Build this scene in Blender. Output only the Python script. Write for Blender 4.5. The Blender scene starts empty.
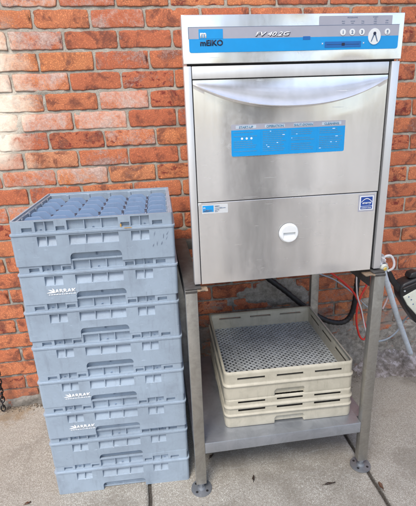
import bpy, bmesh, math, random
from mathutils import Vector, Matrix, noise
R=math.radians
random.seed(7)
scene=bpy.context.scene
col=scene.collection

# ------------------------------------------------------------------ helpers
def link(name,bm_or_me,mats,parent=None,smooth=False):
    if isinstance(bm_or_me,bmesh.types.BMesh):
        me=bpy.data.meshes.new(name); bmesh.ops.recalc_face_normals(bm_or_me,faces=bm_or_me.faces) if smooth!='raw' else None
        bm_or_me.to_mesh(me); bm_or_me.free()
    else: me=bm_or_me
    if not isinstance(mats,(list,tuple)): mats=[mats]
    if len(me.materials)==0:
        for m in mats: me.materials.append(m)
    if smooth:
        for p in me.polygons: p.use_smooth=True
        if smooth!='raw' and smooth!='all':
            try: me.set_sharp_from_angle(angle=R(35))
            except Exception: pass
    o=bpy.data.objects.new(name,me); col.objects.link(o)
    if parent: o.parent=parent
    return o
def tag(o,label=None,cat=None,group=None,kind=None):
    if label: o['label']=label
    if cat: o['category']=cat
    if group: o['group']=group
    if kind: o['kind']=kind
    return o
def empty(name,loc=(0,0,0),rz=0):
    o=bpy.data.objects.new(name,None); col.objects.link(o); o.location=loc; o.rotation_euler=(0,0,rz)
    o.empty_display_size=.05
    return o
def box(bm,x0,x1,y0,y1,z0,z1,bev=0,mi=0):
    r=bmesh.ops.create_cube(bm,size=1)
    vs=r['verts']
    for v in vs:
        v.co=Vector(((x0+x1)/2+v.co.x*(x1-x0),(y0+y1)/2+v.co.y*(y1-y0),(z0+z1)/2+v.co.z*(z1-z0)))
    fs=set(f for v in vs for f in v.link_faces)
    for f in fs: f.material_index=mi
    if bev:
        es=set(e for v in vs for e in v.link_edges)
        bmesh.ops.bevel(bm,geom=list(es)+vs,offset=bev,segments=2,affect='EDGES',profile=.5)
    return fs
def cyl(bm,c,r1,r2,h,axis='z',seg=32,mi=0):
    r=bmesh.ops.create_cone(bm,cap_ends=True,segments=seg,radius1=r1,radius2=r2,depth=h)
    if axis=='y': M=Matrix.Rotation(R(90),4,'X')
    elif axis=='x': M=Matrix.Rotation(R(90),4,'Y')
    elif axis=='z': M=Matrix.Identity(4)
    else: M=Vector(axis).to_track_quat('Z','Y').to_matrix().to_4x4()
    bmesh.ops.transform(bm,matrix=Matrix.Translation(c)@M,verts=r['verts'])
    for v in r['verts']:
        for f in v.link_faces: f.material_index=mi
def catmull(pts,n=10):
    P=[Vector(p) for p in pts]; out=[]
    P=[P[0]*2-P[1]]+P+[P[-1]*2-P[-2]]
    for i in range(1,len(P)-2):
        for k in range(n):
            t=k/n; a,b,c,d=P[i-1],P[i],P[i+1],P[i+2]
            out.append(.5*((2*b)+(-a+c)*t+(2*a-5*b+4*c-d)*t*t+(-a+3*b-3*c+d)*t**3))
    out.append(P[-2]); return out
def tube(bm,pts,r,seg=12,n=10,mi=0,smooth_path=True):
    path=catmull(pts,n) if smooth_path else [Vector(p) for p in pts]
    rings=[]; up=Vector((0.13,0.31,.94))
    prev=None
    for i,p in enumerate(path):
        t=(path[min(i+1,len(path)-1)]-path[max(i-1,0)]).normalized()
        if prev is None: nrm=t.cross(up).normalized()
        else:
            nrm=(prev-t*prev.dot(t)).normalized()
        prev=nrm; b=t.cross(nrm)
        rr=r(i/(len(path)-1)) if callable(r) else r
        rings.append([bm.verts.new(p+rr*(nrm*math.cos(2*math.pi*k/seg)+b*math.sin(2*math.pi*k/seg))) for k in range(seg)])
    for a,b in zip(rings,rings[1:]):
        for k in range(seg):
            f=bm.faces.new((a[k],a[(k+1)%seg],b[(k+1)%seg],b[k])); f.material_index=mi
    bm.faces.new(rings[0][::-1]).material_index=mi; bm.faces.new(rings[-1]).material_index=mi
def srgb(h):
    return tuple(((c/255)/12.92 if c/255<=.04045 else ((c/255+.055)/1.055)**2.4) for c in h)+(1,)

# ------------------------------------------------------------------ materials
def newmat(name):
    m=bpy.data.materials.new(name); m.use_nodes=True
    nt=m.node_tree; b=nt.nodes['Principled BSDF']
    return m,nt,b
def N(nt,t,**kw):
    n=nt.nodes.new(t)
    for k,v in kw.items():
        if hasattr(n,k) and not k.startswith('i_'): setattr(n,k,v)
        else: n.inputs[k[2:] if k.startswith('i_') else k].default_value=v
    return n
def L(nt,a,b): nt.links.new(a,b)
def noise_n(nt,scale,detail=4,rough=.55,vec=None,dist=0):
    n=nt.nodes.new('ShaderNodeTexNoise'); n.inputs['Scale'].default_value=scale; n.inputs['Detail'].default_value=detail
    n.inputs['Roughness'].default_value=rough; n.inputs['Distortion'].default_value=dist
    if vec is not None: L(nt,vec,n.inputs['Vector'])
    return n
def ramp(nt,fac,stops):
    r=nt.nodes.new('ShaderNodeValToRGB'); e=r.color_ramp.elements
    while len(e)<len(stops): e.new(.5)
    for i,(p,c) in enumerate(stops):
        e[i].position=p; e[i].color=c if len(c)==4 else tuple(c)+(1,)
    L(nt,fac,r.inputs['Fac']); return r
def mix(nt,fac,a,b,mode='MIX'):
    m=nt.nodes.new('ShaderNodeMix'); m.data_type='RGBA'; m.blend_type=mode
    for s,v in ((m.inputs[0],fac),(m.inputs[6],a),(m.inputs[7],b)):
        if hasattr(v,'is_linked') or isinstance(v,bpy.types.NodeSocket): L(nt,v,s)
        else: s.default_value=v if not isinstance(v,tuple) or len(v)==4 else v+(1,)
    return m.outputs[2]
def mth(nt,op,a,b=None,clamp=False):
    m=nt.nodes.new('ShaderNodeMath'); m.operation=op; m.use_clamp=clamp
    for i,v in enumerate((a,b)):
        if v is None: continue
        if isinstance(v,bpy.types.NodeSocket): L(nt,v,m.inputs[i])
        else: m.inputs[i].default_value=v
    return m.outputs[0]
def wpos(nt):
    return nt.nodes.new('ShaderNodeNewGeometry').outputs['Position']
def opos(nt): return nt.nodes.new('ShaderNodeTexCoord').outputs['Object']
def mapping(nt,vec,scale=(1,1,1),loc=(0,0,0),rot=(0,0,0)):
    m=nt.nodes.new('ShaderNodeMapping'); L(nt,vec,m.inputs['Vector']); m.inputs['Scale'].default_value=scale
    m.inputs['Location'].default_value=loc; m.inputs['Rotation'].default_value=rot
    return m.outputs[0]
def bump(nt,b,h,strength=.3,dist=.002,prev=None):
    n=nt.nodes.new('ShaderNodeBump'); n.inputs['Strength'].default_value=strength; n.inputs['Distance'].default_value=dist
    L(nt,h,n.inputs['Height'])
    if prev is not None: L(nt,prev,n.inputs['Normal'])
    L(nt,n.outputs[0],b.inputs['Normal']); return n.outputs[0]
def plain(name,c,rough=.5,metal=0,spec=.5,var=.08,scale=40):
    m,nt,b=newmat(name)
    n=noise_n(nt,scale,5,.6,opos(nt))
    c=tuple(c[:3])
    r=ramp(nt,n.outputs['Fac'],[(.3,tuple(x*(1-var) for x in c)),(.7,tuple(min(1,x*(1+var)) for x in c))])
    L(nt,r.outputs['Color'],b.inputs['Base Color'])
    b.inputs['Roughness'].default_value=rough; b.inputs['Metallic'].default_value=metal
    b.inputs['Specular IOR Level'].default_value=spec
    return m

def steel(name,base=.6,rough=.28,dirt=.0,metal=1.0,aniso=.0,arot=0,dirtcol=(.12,.10,.08),grain=(2,2,260),bstr=.06,wave=.3,tint=(1,1,1)):
    m,nt,b=newmat(name); P=wpos(nt)
    b.inputs['Metallic'].default_value=metal
    g=noise_n(nt,1,1,.5,mapping(nt,P,grain))
    sm=noise_n(nt,9,5,.6,mapping(nt,P,(1,1,.16)),dist=.2)
    sc=noise_n(nt,60,3,.7,mapping(nt,P,(1,1,.25)))
    colr=ramp(nt,sm.outputs['Fac'],[(.3,tuple(base*.88*t for t in tint)),(.65,tuple(base*1.08*t for t in tint))])
    c2=colr.outputs['Color']
    out=c2
    if dirt>0:
        d=noise_n(nt,14,6,.7,P,dist=.8)
        dm=ramp(nt,d.outputs['Fac'],[(.5-dirt*.35,(0,0,0)),(.75-dirt*.2,(1,1,1))])
        out=mix(nt,mth(nt,'MULTIPLY',dm.outputs['Color'],.4+.5*dirt),c2,tuple(dirtcol)+(1,))
        mm=mth(nt,'SUBTRACT',metal,mth(nt,'MULTIPLY',dm.outputs['Color'],dirt*.8)); L(nt,mm,b.inputs['Metallic'])
    L(nt,out,b.inputs['Base Color'])
    rr=mth(nt,'ADD',mth(nt,'MULTIPLY',sm.outputs['Fac'],.14),rough-.07)
    rr=mth(nt,'ADD',rr,mth(nt,'MULTIPLY',sc.outputs['Fac'],.08),True)
    fp=noise_n(nt,34,5,.7,P,dist=1.1); fpm=noise_n(nt,5,3,.6,mapping(nt,P,(1,1,1),loc=(3,3,3)))
    fm=mth(nt,'MULTIPLY',ramp(nt,fp.outputs['Fac'],[(.42,(0,0,0)),(.72,(1,1,1))]).outputs['Color'],ramp(nt,fpm.outputs['Fac'],[(.42,(0,0,0)),(.70,(1,1,1))]).outputs['Color'])
    rr=mth(nt,'ADD',rr,mth(nt,'MULTIPLY',fm,.12),True)
    s1=noise_n(nt,1,2,.5,mapping(nt,P,(9,9,240),rot=(0,R(24),0))); s2=noise_n(nt,1,2,.5,mapping(nt,P,(9,9,260),loc=(5,1,0),rot=(0,R(-52),0)))
    scm=mth(nt,'ADD',ramp(nt,s1.outputs['Fac'],[(.72,(0,0,0)),(.76,(1,1,1))]).outputs['Color'],ramp(nt,s2.outputs['Fac'],[(.73,(0,0,0)),(.77,(1,1,1))]).outputs['Color'],True)
    rr=mth(nt,'ADD',rr,mth(nt,'MULTIPLY',scm,.22),True)
    out=mix(nt,mth(nt,'MULTIPLY',mth(nt,'ADD',fm,scm,True),.12),out,(base*.55,base*.55,base*.56,1)); L(nt,out,b.inputs['Base Color'])
    L(nt,rr,b.inputs['Roughness'])
    b.inputs['Anisotropic'].default_value=aniso; b.inputs['Anisotropic Rotation'].default_value=arot
    p=None
    return m
M={}
M['steel']=steel('stainless_sheet',.93,.15,grain=(2,2,160),metal=.82,aniso=.5)
M['steel_door']=steel('stainless_door',.93,.14,grain=(2,2,160),wave=.3,metal=.80,bstr=.03)
M['steel_frame']=steel('stainless_frame',.82,.34,grain=(160,160,2),wave=.1,metal=.65,bstr=.03)
M['steel_leg']=steel('worn_stainless',.50,.40,dirt=.5,dirtcol=(.13,.115,.09),grain=(3,3,80),wave=.1,tint=(1,.97,.9))
M['steel_shelf']=steel('shelf_stainless',.50,.33,dirt=.18,dirtcol=(.14,.15,.17),metal=.85,grain=(3,160,160),wave=.2,tint=(.90,.96,1.06))
M['steel_foot']=steel('foot_stainless',.34,.4,dirt=.5,dirtcol=(.10,.11,.12),metal=.8,grain=(30,30,30),wave=.1,tint=(.92,.97,1.05))
M['steel_dark']=steel('grimy_rail_steel',.20,.5,dirt=.8,dirtcol=(.05,.042,.035),grain=(60,3,60),wave=.1)  # grimy, with the shade on the rails also put into the colour
M['gap']=plain('gap_black',(.012,.012,.013),.7)
M['black_rubber']=plain('black_rubber',(.014,.014,.016),.45,spec=.5,var=.3)
M['black_plastic']=plain('black_plastic',(.02,.02,.022),.38,var=.3)
M['white_plastic']=plain('white_plastic',(.78,.80,.80),.35,var=.03)
M['fascia_blue']=plain('fascia_blue',(.006,.30,.70),.35,var=.03)
M['fascia_grey']=plain('fascia_grey',(.38,.385,.45),.4,var=.03)
M['display_blue']=plain('display_blue',(.01,.13,.42),.3,var=.05)
M['ink']=plain('ink_dark',(.012,.018,.05),.5)
M['ink_grey']=plain('ink_grey',(.11,.17,.28),.5)
M['white_ink']=plain('white_ink',(.82,.84,.86),.45,var=.02)
M['sticker_white']=plain('sticker_white',(.62,.64,.64),.4,var=.12,scale=120)
M['energy_blue']=plain('energy_blue',(.02,.07,.32),.4,var=.1)
M['red_hose']=plain('red_hose',(.62,.035,.025),.35)
M['white_hose']=plain('white_hose',(.62,.60,.60),.35)
M['pink_hose']=plain('pale_pink_hose',(.62,.50,.52),.35)
M['grey_hose']=plain('grey_blue_hose',(.34,.40,.46),.35)
M['blue_pipe']=plain('pale_blue_pipe',(.74,.83,.95),.35,var=.12)
M['cream']=plain('cream_panel',(.62,.64,.56),.4,var=.08)
M['chrome']=plain('dull_chrome',(.42,.42,.45),.28,metal=1,var=.2)
M['yellow']=plain('yellow_brass',(.72,.50,.10),.4,var=.1)
M['chain']=plain('dark_chain_steel',(.045,.045,.05),.38,metal=.8,var=.4)
M['rust']=plain('rusty_tab',(.30,.22,.15),.6,metal=.3,var=.45,scale=120)

def plastic(name,base,dirt,scale=9,rough=.5,amt=.5,sss=0,vary=0):
    m,nt,b=newmat(name); P=wpos(nt)
    oi=nt.nodes.new('ShaderNodeObjectInfo')
    a=noise_n(nt,scale,6,.65,P,dist=.4)
    f=noise_n(nt,130,4,.7,P)
    s=noise_n(nt,1,4,.7,mapping(nt,P,(70,70,9)))
    d1=ramp(nt,a.outputs['Fac'],[(.42,(0,0,0)),(.72,(1,1,1))])
    d2=ramp(nt,s.outputs['Fac'],[(.55,(0,0,0)),(.78,(1,1,1))])
    fac=mth(nt,'MULTIPLY',mth(nt,'ADD',mth(nt,'MULTIPLY',d1.outputs['Color'],.6),mth(nt,'MULTIPLY',d2.outputs['Color'],.5),True),amt)
    c=mix(nt,fac,tuple(base)+(1,),tuple(dirt)+(1,))
    if vary:
        c=mix(nt,mth(nt,'MULTIPLY',oi.outputs['Random'],vary),c,tuple(x*.62 for x in base)+(1,))
        k=noise_n(nt,1,5,.75,mapping(nt,P,(26,26,140),loc=(2,2,7),rot=(0,R(14),0)),dist=.3)
        c=mix(nt,mth(nt,'MULTIPLY',ramp(nt,k.outputs['Fac'],[(.62,(0,0,0)),(.70,(1,1,1))]).outputs['Color'],.35),c,tuple(min(1,x*1.5+.06) for x in base)+(1,))
        k2=noise_n(nt,1,5,.75,mapping(nt,P,(40,40,16),loc=(9,2,1),rot=(0,R(-35),0)),dist=.6)
        c=mix(nt,mth(nt,'MULTIPLY',ramp(nt,k2.outputs['Fac'],[(.66,(0,0,0)),(.72,(1,1,1))]).outputs['Color'],.5),c,tuple(x*.45 for x in base)+(1,))
    sp=ramp(nt,f.outputs['Fac'],[(.62,(0,0,0)),(.70,(1,1,1))])
    c=mix(nt,mth(nt,'MULTIPLY',sp.outputs['Color'],.22*amt),c,tuple(x*.5 for x in dirt)+(1,))
    L(nt,c,b.inputs['Base Color'])
    L(nt,mth(nt,'ADD',mth(nt,'MULTIPLY',a.outputs['Fac'],.2),rough-.1),b.inputs['Roughness'])
    bump(nt,b,f.outputs['Fac'],.08,.0006)
    return m
M['rack_grey']=plastic('blue_grey_polypropylene',(.315,.390,.475),(.17,.20,.245),amt=.85,rough=.31,vary=.30)
M['rack_cells']=plastic('rack_divider_plastic',(.22,.32,.48),(.13,.17,.25),amt=.5,rough=.45)
M['beige']=plastic('beige_polypropylene',(.475,.445,.36),(.27,.25,.19),scale=16,amt=.8,rough=.5)
M['rack_posts']=plain('mauve_post_plastic',(.11,.11,.145),.6,var=.3)  # dark colour stands in for the shaded gaps where dividers cross
M['grime_floor']=plain('blackened_mesh_plastic',(.03,.03,.026),.8,var=.5,scale=30)  # near-black colour puts the rack's inner shade into its lower floor
M['grime']=plain('caked_grime',(.05,.046,.038),.9,var=.5,scale=60)  # near-black colour stands in for shade behind the front slots
M['mesh_floor']=plastic('stained_mesh_plastic',(.38,.41,.43),(.18,.185,.175),scale=22,amt=.9,rough=.55)
# translucent film
m,nt,b=newmat('clear_film'); b.inputs['Base Color'].default_value=(.85,.87,.9,1); b.inputs['Roughness'].default_value=.25
b.inputs['Alpha'].default_value=.55
M['film']=m
m,nt,b=newmat('clear_sticker'); b.inputs['Base Color'].default_value=(.75,.78,.8,1); b.inputs['Roughness'].default_value=.35
b.inputs['Alpha'].default_value=.6
M['clear_sticker']=m

# leaf
M['leaf_brown']=plain('dry_leaf_brown',(.09,.04,.02),.6,var=.5,scale=90)
M['leaf_dark']=plain('dry_leaf_dark',(.035,.022,.015),.6,var=.5,scale=90)
M['litter']=plain('dirt_litter',(.13,.105,.08),.9,var=.6,scale=70)

# brick
def brick_mat():
    m,nt,b=newmat('old_orange_brick'); P=wpos(nt)
    at=nt.nodes.new('ShaderNodeAttribute'); at.attribute_name='tone'
    sep=nt.nodes.new('ShaderNodeSeparateColor'); L(nt,at.outputs['Color'],sep.inputs[0])
    t,wh,dk=sep.outputs[0],sep.outputs[1],sep.outputs[2]
    sx=nt.nodes.new('ShaderNodeSeparateXYZ'); L(nt,P,sx.inputs[0])
    base=ramp(nt,t,[(0,(.70,.215,.105)),(.25,(.80,.275,.125)),(.5,(.87,.33,.15)),(.75,(.92,.38,.145)),(1,(.92,.50,.30))])
    n1=noise_n(nt,24,7,.72,P,dist=.2); n2=noise_n(nt,11,7,.72,P,dist=.5); n3=noise_n(nt,210,6,.82,P); n5=noise_n(nt,70,7,.8,P,dist=.2)
    R3=lambda f,a,b_,v=1.0: ramp(nt,f,[(a,(0,0,0)),(b_,(v,v,v))]).outputs['Color']
    c=mix(nt,R3(n1.outputs['Fac'],.46,.70,.5),base.outputs['Color'],(.52,.14,.075,1))
    c=mix(nt,R3(n5.outputs['Fac'],.45,.80,.3),c,(.76,.36,.16,1))
    c=mix(nt,R3(n3.outputs['Fac'],.50,.80,.45),c,(.66,.38,.25,1))
    c=mix(nt,R3(n3.outputs['Fac'],.44,.25,.6),c,(.26,.07,.04,1))
    sv=nt.nodes.new('ShaderNodeTexVoronoi'); sv.inputs['Scale'].default_value=75; L(nt,P,sv.inputs['Vector'])
    c=mix(nt,mth(nt,'MULTIPLY',R3(sv.outputs['Distance'],.16,.08),mth(nt,'MULTIPLY',R3(n2.outputs['Fac'],.5,.6),.8)),c,(.16,.06,.045,1))
    n4=noise_n(nt,30,5,.7,mapping(nt,P,(1,1,1.5),loc=(3,1,2)),dist=.4)
    dm=mth(nt,'MULTIPLY',R3(n4.outputs['Fac'],.53,.60),dk)
    c=mix(nt,mth(nt,'MULTIPLY',dm,.85),c,(.17,.03,.028,1))
    # powdery bloom, broken up by fine grain
    g=mth(nt,'ADD',mth(nt,'ADD',mth(nt,'MULTIPLY',n2.outputs['Fac'],.75),mth(nt,'MULTIPLY',n3.outputs['Fac'],.45)),mth(nt,'MULTIPLY',n5.outputs['Fac'],.35))
    thr=mth(nt,'SUBTRACT',g,mth(nt,'SUBTRACT',.98,mth(nt,'MULTIPLY',wh,.34)))
    wm=mth(nt,'MULTIPLY',thr,4.2,True)
    c=mix(nt,mth(nt,'MULTIPLY',wm,.70),c,(.88,.70,.61,1))
    # sunlit glare patch painted into the brick colour at upper left
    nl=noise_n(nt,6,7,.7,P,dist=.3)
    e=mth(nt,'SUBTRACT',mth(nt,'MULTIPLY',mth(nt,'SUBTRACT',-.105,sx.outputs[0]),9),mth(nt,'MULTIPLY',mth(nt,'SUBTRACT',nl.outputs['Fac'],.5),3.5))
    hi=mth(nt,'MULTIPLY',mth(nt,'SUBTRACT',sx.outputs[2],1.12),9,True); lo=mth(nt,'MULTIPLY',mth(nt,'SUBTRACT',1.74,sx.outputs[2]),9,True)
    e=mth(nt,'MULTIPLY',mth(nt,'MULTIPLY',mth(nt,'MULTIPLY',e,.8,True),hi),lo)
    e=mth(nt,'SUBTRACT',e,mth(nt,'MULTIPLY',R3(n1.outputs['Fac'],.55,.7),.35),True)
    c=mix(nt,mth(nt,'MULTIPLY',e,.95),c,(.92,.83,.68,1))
    # old mortar smeared over the lower bricks
    ns=noise_n(nt,9,7,.75,mapping(nt,P,(.8,1,1.3),loc=(5,0,1)),dist=.4)
    low=mth(nt,'MULTIPLY',mth(nt,'SUBTRACT',.62,sx.outputs[2]),1.0,True)
    xr=mth(nt,'MULTIPLY',mth(nt,'SUBTRACT',sx.outputs[0],.15),3,True)
    sm=mth(nt,'MULTIPLY',mth(nt,'SUBTRACT',mth(nt,'ADD',ns.outputs['Fac'],mth(nt,'MULTIPLY',mth(nt,'MULTIPLY',low,xr),.55)),.62),9,True)
    sm=mth(nt,'MULTIPLY',sm,mth(nt,'MULTIPLY',mth(nt,'SUBTRACT',.68,sx.outputs[2]),9,True))
    c=mix(nt,mth(nt,'MULTIPLY',sm,.9),c,mix(nt,n5.outputs['Fac'],(.10,.095,.085,1),(.40,.37,.33,1)))
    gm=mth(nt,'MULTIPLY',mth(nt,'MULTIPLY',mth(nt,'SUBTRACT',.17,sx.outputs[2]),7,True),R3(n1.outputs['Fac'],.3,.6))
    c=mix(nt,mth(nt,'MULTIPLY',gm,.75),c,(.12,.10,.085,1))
    # dark crack line round each brick, crevice shade painted into the colour
    pt=nt.nodes.new('ShaderNodeAttribute'); pt.attribute_name='arris'
    c=mix(nt,mth(nt,'MULTIPLY',pt.outputs['Fac'],mth(nt,'MULTIPLY',n5.outputs['Fac'],1.15)),c,(.13,.075,.05,1))
    L(nt,c,b.inputs['Base Color']); b.inputs['Roughness'].default_value=.9; b.inputs['Specular IOR Level'].default_value=.25
    h=mth(nt,'ADD',mth(nt,'MULTIPLY',n1.outputs['Fac'],1.2),mth(nt,'MULTIPLY',n3.outputs['Fac'],.7))
    h=mth(nt,'ADD',h,mth(nt,'MULTIPLY',n5.outputs['Fac'],1.0))
    bump(nt,b,h,.6,.004)
    return m
def mortar_mat():
    m,nt,b=newmat('lime_mortar'); P=wpos(nt)
    n1=noise_n(nt,18,6,.7,P,dist=.5); n2=noise_n(nt,220,3,.7,P)
    sx=nt.nodes.new('ShaderNodeSeparateXYZ'); L(nt,P,sx.inputs[0])
    c=ramp(nt,n1.outputs['Fac'],[(.25,(.28,.245,.20)),(.5,(.42,.375,.315)),(.75,(.56,.505,.435))]).outputs['Color']
    c=mix(nt,ramp(nt,n2.outputs['Fac'],[(.35,(.6,.6,.6)),(.6,(0,0,0))]).outputs['Color'],c,(.25,.235,.20,1))
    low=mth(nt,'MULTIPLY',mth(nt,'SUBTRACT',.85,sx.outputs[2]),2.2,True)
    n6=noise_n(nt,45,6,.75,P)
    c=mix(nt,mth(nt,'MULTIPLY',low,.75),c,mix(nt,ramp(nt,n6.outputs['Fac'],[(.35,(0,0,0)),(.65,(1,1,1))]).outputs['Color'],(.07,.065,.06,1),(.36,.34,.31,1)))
    nl=noise_n(nt,6,7,.7,P,dist=.3)  # the sunlit patch carried on into the mortar colour
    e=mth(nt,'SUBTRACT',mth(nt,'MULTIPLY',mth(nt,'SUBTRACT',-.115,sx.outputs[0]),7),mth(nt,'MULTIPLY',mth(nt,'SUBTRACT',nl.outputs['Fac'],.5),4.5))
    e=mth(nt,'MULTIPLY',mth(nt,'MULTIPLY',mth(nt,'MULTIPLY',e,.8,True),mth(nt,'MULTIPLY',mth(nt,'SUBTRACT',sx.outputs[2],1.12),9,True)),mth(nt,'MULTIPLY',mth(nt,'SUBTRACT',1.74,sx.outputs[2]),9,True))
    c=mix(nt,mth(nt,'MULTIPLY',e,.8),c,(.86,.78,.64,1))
    nb=noise_n(nt,13,5,.7,mapping(nt,P,(1,1,1.6),loc=(1,7,3)),dist=.4)
    bb=mth(nt,'MULTIPLY',ramp(nt,nb.outputs['Fac'],[(.60,(0,0,0)),(.64,(1,1,1))]).outputs['Color'],mth(nt,'MULTIPLY',mth(nt,'SUBTRACT',.42,sx.outputs[2]),9,True))
    c=mix(nt,mth(nt,'MULTIPLY',bb,.85),c,(.38,.11,.05,1))
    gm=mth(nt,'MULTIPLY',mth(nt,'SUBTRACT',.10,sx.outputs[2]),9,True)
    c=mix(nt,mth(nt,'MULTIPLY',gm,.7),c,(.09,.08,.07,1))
    L(nt,c,b.inputs['Base Color']); b.inputs['Roughness'].default_value=.95; b.inputs['Specular IOR Level'].default_value=.15
    bump(nt,b,mth(nt,'ADD',n1.outputs['Fac'],mth(nt,'MULTIPLY',n2.outputs['Fac'],.5)),.8,.005)
    return m
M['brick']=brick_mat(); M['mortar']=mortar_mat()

def concrete():
    m,nt,b=newmat('weathered_concrete'); P=wpos(nt)
    n1=noise_n(nt,2.6,6,.65,P,dist=.4); n2=noise_n(nt,26,6,.7,P,dist=.3); n3=noise_n(nt,340,6,.85,P); n5=noise_n(nt,120,6,.8,P)
    v=nt.nodes.new('ShaderNodeTexVoronoi'); v.inputs['Scale'].default_value=170; L(nt,P,v.inputs['Vector'])
    sx=nt.nodes.new('ShaderNodeSeparateXYZ'); L(nt,P,sx.inputs[0])
    n6=noise_n(nt,7,7,.75,P,dist=.2)
    RR=lambda f,a,b_,v=1.0: ramp(nt,f,[(a,(0,0,0)),(b_,(v,v,v))]).outputs['Color']
    c=ramp(nt,n1.outputs['Fac'],[(.3,(.60,.60,.55)),(.5,(.70,.70,.65)),(.72,(.78,.78,.735))]).outputs['Color']
    c=mix(nt,RR(n6.outputs['Fac'],.50,.70,.65),c,(.50,.49,.435,1))
    c=mix(nt,RR(n2.outputs['Fac'],.48,.70,.6),c,(.50,.49,.44,1))
    c=mix(nt,RR(n5.outputs['Fac'],.50,.36,.7),c,(.36,.345,.30,1))
    c=mix(nt,RR(n5.outputs['Fac'],.50,.80,.25),c,(.70,.685,.61,1))
    c=mix(nt,RR(n3.outputs['Fac'],.47,.36,.8),c,(.20,.17,.14,1))
    c=mix(nt,RR(n3.outputs['Fac'],.50,.80,.2),c,(.72,.705,.63,1))
    sp=ramp(nt,v.outputs['Distance'],[(.10,(.8,.8,.8)),(.2,(0,0,0))]).outputs['Color']
    c=mix(nt,mth(nt,'MULTIPLY',sp,.2),c,(.18,.15,.13,1))
    n8=noise_n(nt,1.3,5,.6,mapping(nt,P,(1,1,1),loc=(4,2,0)),dist=.8)
    c=mix(nt,RR(n8.outputs['Fac'],.52,.68,.42),c,(.33,.30,.25,1))
    ws=noise_n(nt,1,5,.7,mapping(nt,P,(3,22,1),loc=(0,4,0)),dist=.5)
    c=mix(nt,mth(nt,'MULTIPLY',RR(ws.outputs['Fac'],.58,.68,.45),RR(n1.outputs['Fac'],.45,.6)),c,(.76,.77,.76,1))
    n9=noise_n(nt,38,6,.75,mapping(nt,P,(1,1,1),loc=(1,8,0)),dist=.2)
    c=mix(nt,RR(n9.outputs['Fac'],.59,.70,.6),c,(.24,.21,.17,1))
    # damp dirty strip along the wall, wider to the right
    wid=mth(nt,'ADD',.03,mth(nt,'MULTIPLY',mth(nt,'SUBTRACT',sx.outputs[0],.3),.11,True))
    dd=mth(nt,'ADD',mth(nt,'ADD',sx.outputs[1],wid),mth(nt,'MULTIPLY',mth(nt,'SUBTRACT',n2.outputs['Fac'],.5),.5))
    dd=mth(nt,'ADD',dd,mth(nt,'MULTIPLY',mth(nt,'SUBTRACT',n1.outputs['Fac'],.5),.4))
    c=mix(nt,mth(nt,'MULTIPLY',mth(nt,'MULTIPLY',dd,7,True),.75),c,(.10,.088,.072,1))
    # rust-brown stain by the left wall foot
    vd=nt.nodes.new('ShaderNodeVectorMath'); vd.operation='DISTANCE'; L(nt,P,vd.inputs[0]); vd.inputs[1].default_value=(-.42,-.055,0)
    st=mth(nt,'MULTIPLY',mth(nt,'SUBTRACT',mth(nt,'ADD',.12,mth(nt,'MULTIPLY',mth(nt,'SUBTRACT',n2.outputs['Fac'],.5),.3)),vd.outputs['Value']),12,True)
    c=mix(nt,mth(nt,'MULTIPLY',st,.55),c,(.24,.15,.06,1))
    cr=nt.nodes.new('ShaderNodeTexVoronoi'); cr.feature='DISTANCE_TO_EDGE'; cr.inputs['Scale'].default_value=1.1
    cv=nt.nodes.new('ShaderNodeVectorMath'); cv.operation='ADD'; L(nt,P,cv.inputs[0]); L(nt,n6.outputs['Color'],cv.inputs[1]); L(nt,cv.outputs[0],cr.inputs['Vector'])
    c=mix(nt,mth(nt,'MULTIPLY',RR(cr.outputs['Distance'],.006,.0015),mth(nt,'MULTIPLY',RR(n1.outputs['Fac'],.46,.56),.55)),c,(.20,.18,.15,1))
    at=nt.nodes.new('ShaderNodeAttribute'); at.attribute_name='joint'
    c=mix(nt,mth(nt,'MULTIPLY',at.outputs['Fac'],mth(nt,'ADD',.55,mth(nt,'MULTIPLY',n5.outputs['Fac'],.7)),True),c,(.045,.038,.032,1))
    L(nt,c,b.inputs['Base Color']); b.inputs['Roughness'].default_value=.9; b.inputs['Specular IOR Level'].default_value=.2
    h=mth(nt,'ADD',mth(nt,'MULTIPLY',n3.outputs['Fac'],.8),mth(nt,'MULTIPLY',n2.outputs['Fac'],1.5))
    bump(nt,b,h,.75,.004)
    return m
M['concrete']=concrete()

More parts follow.
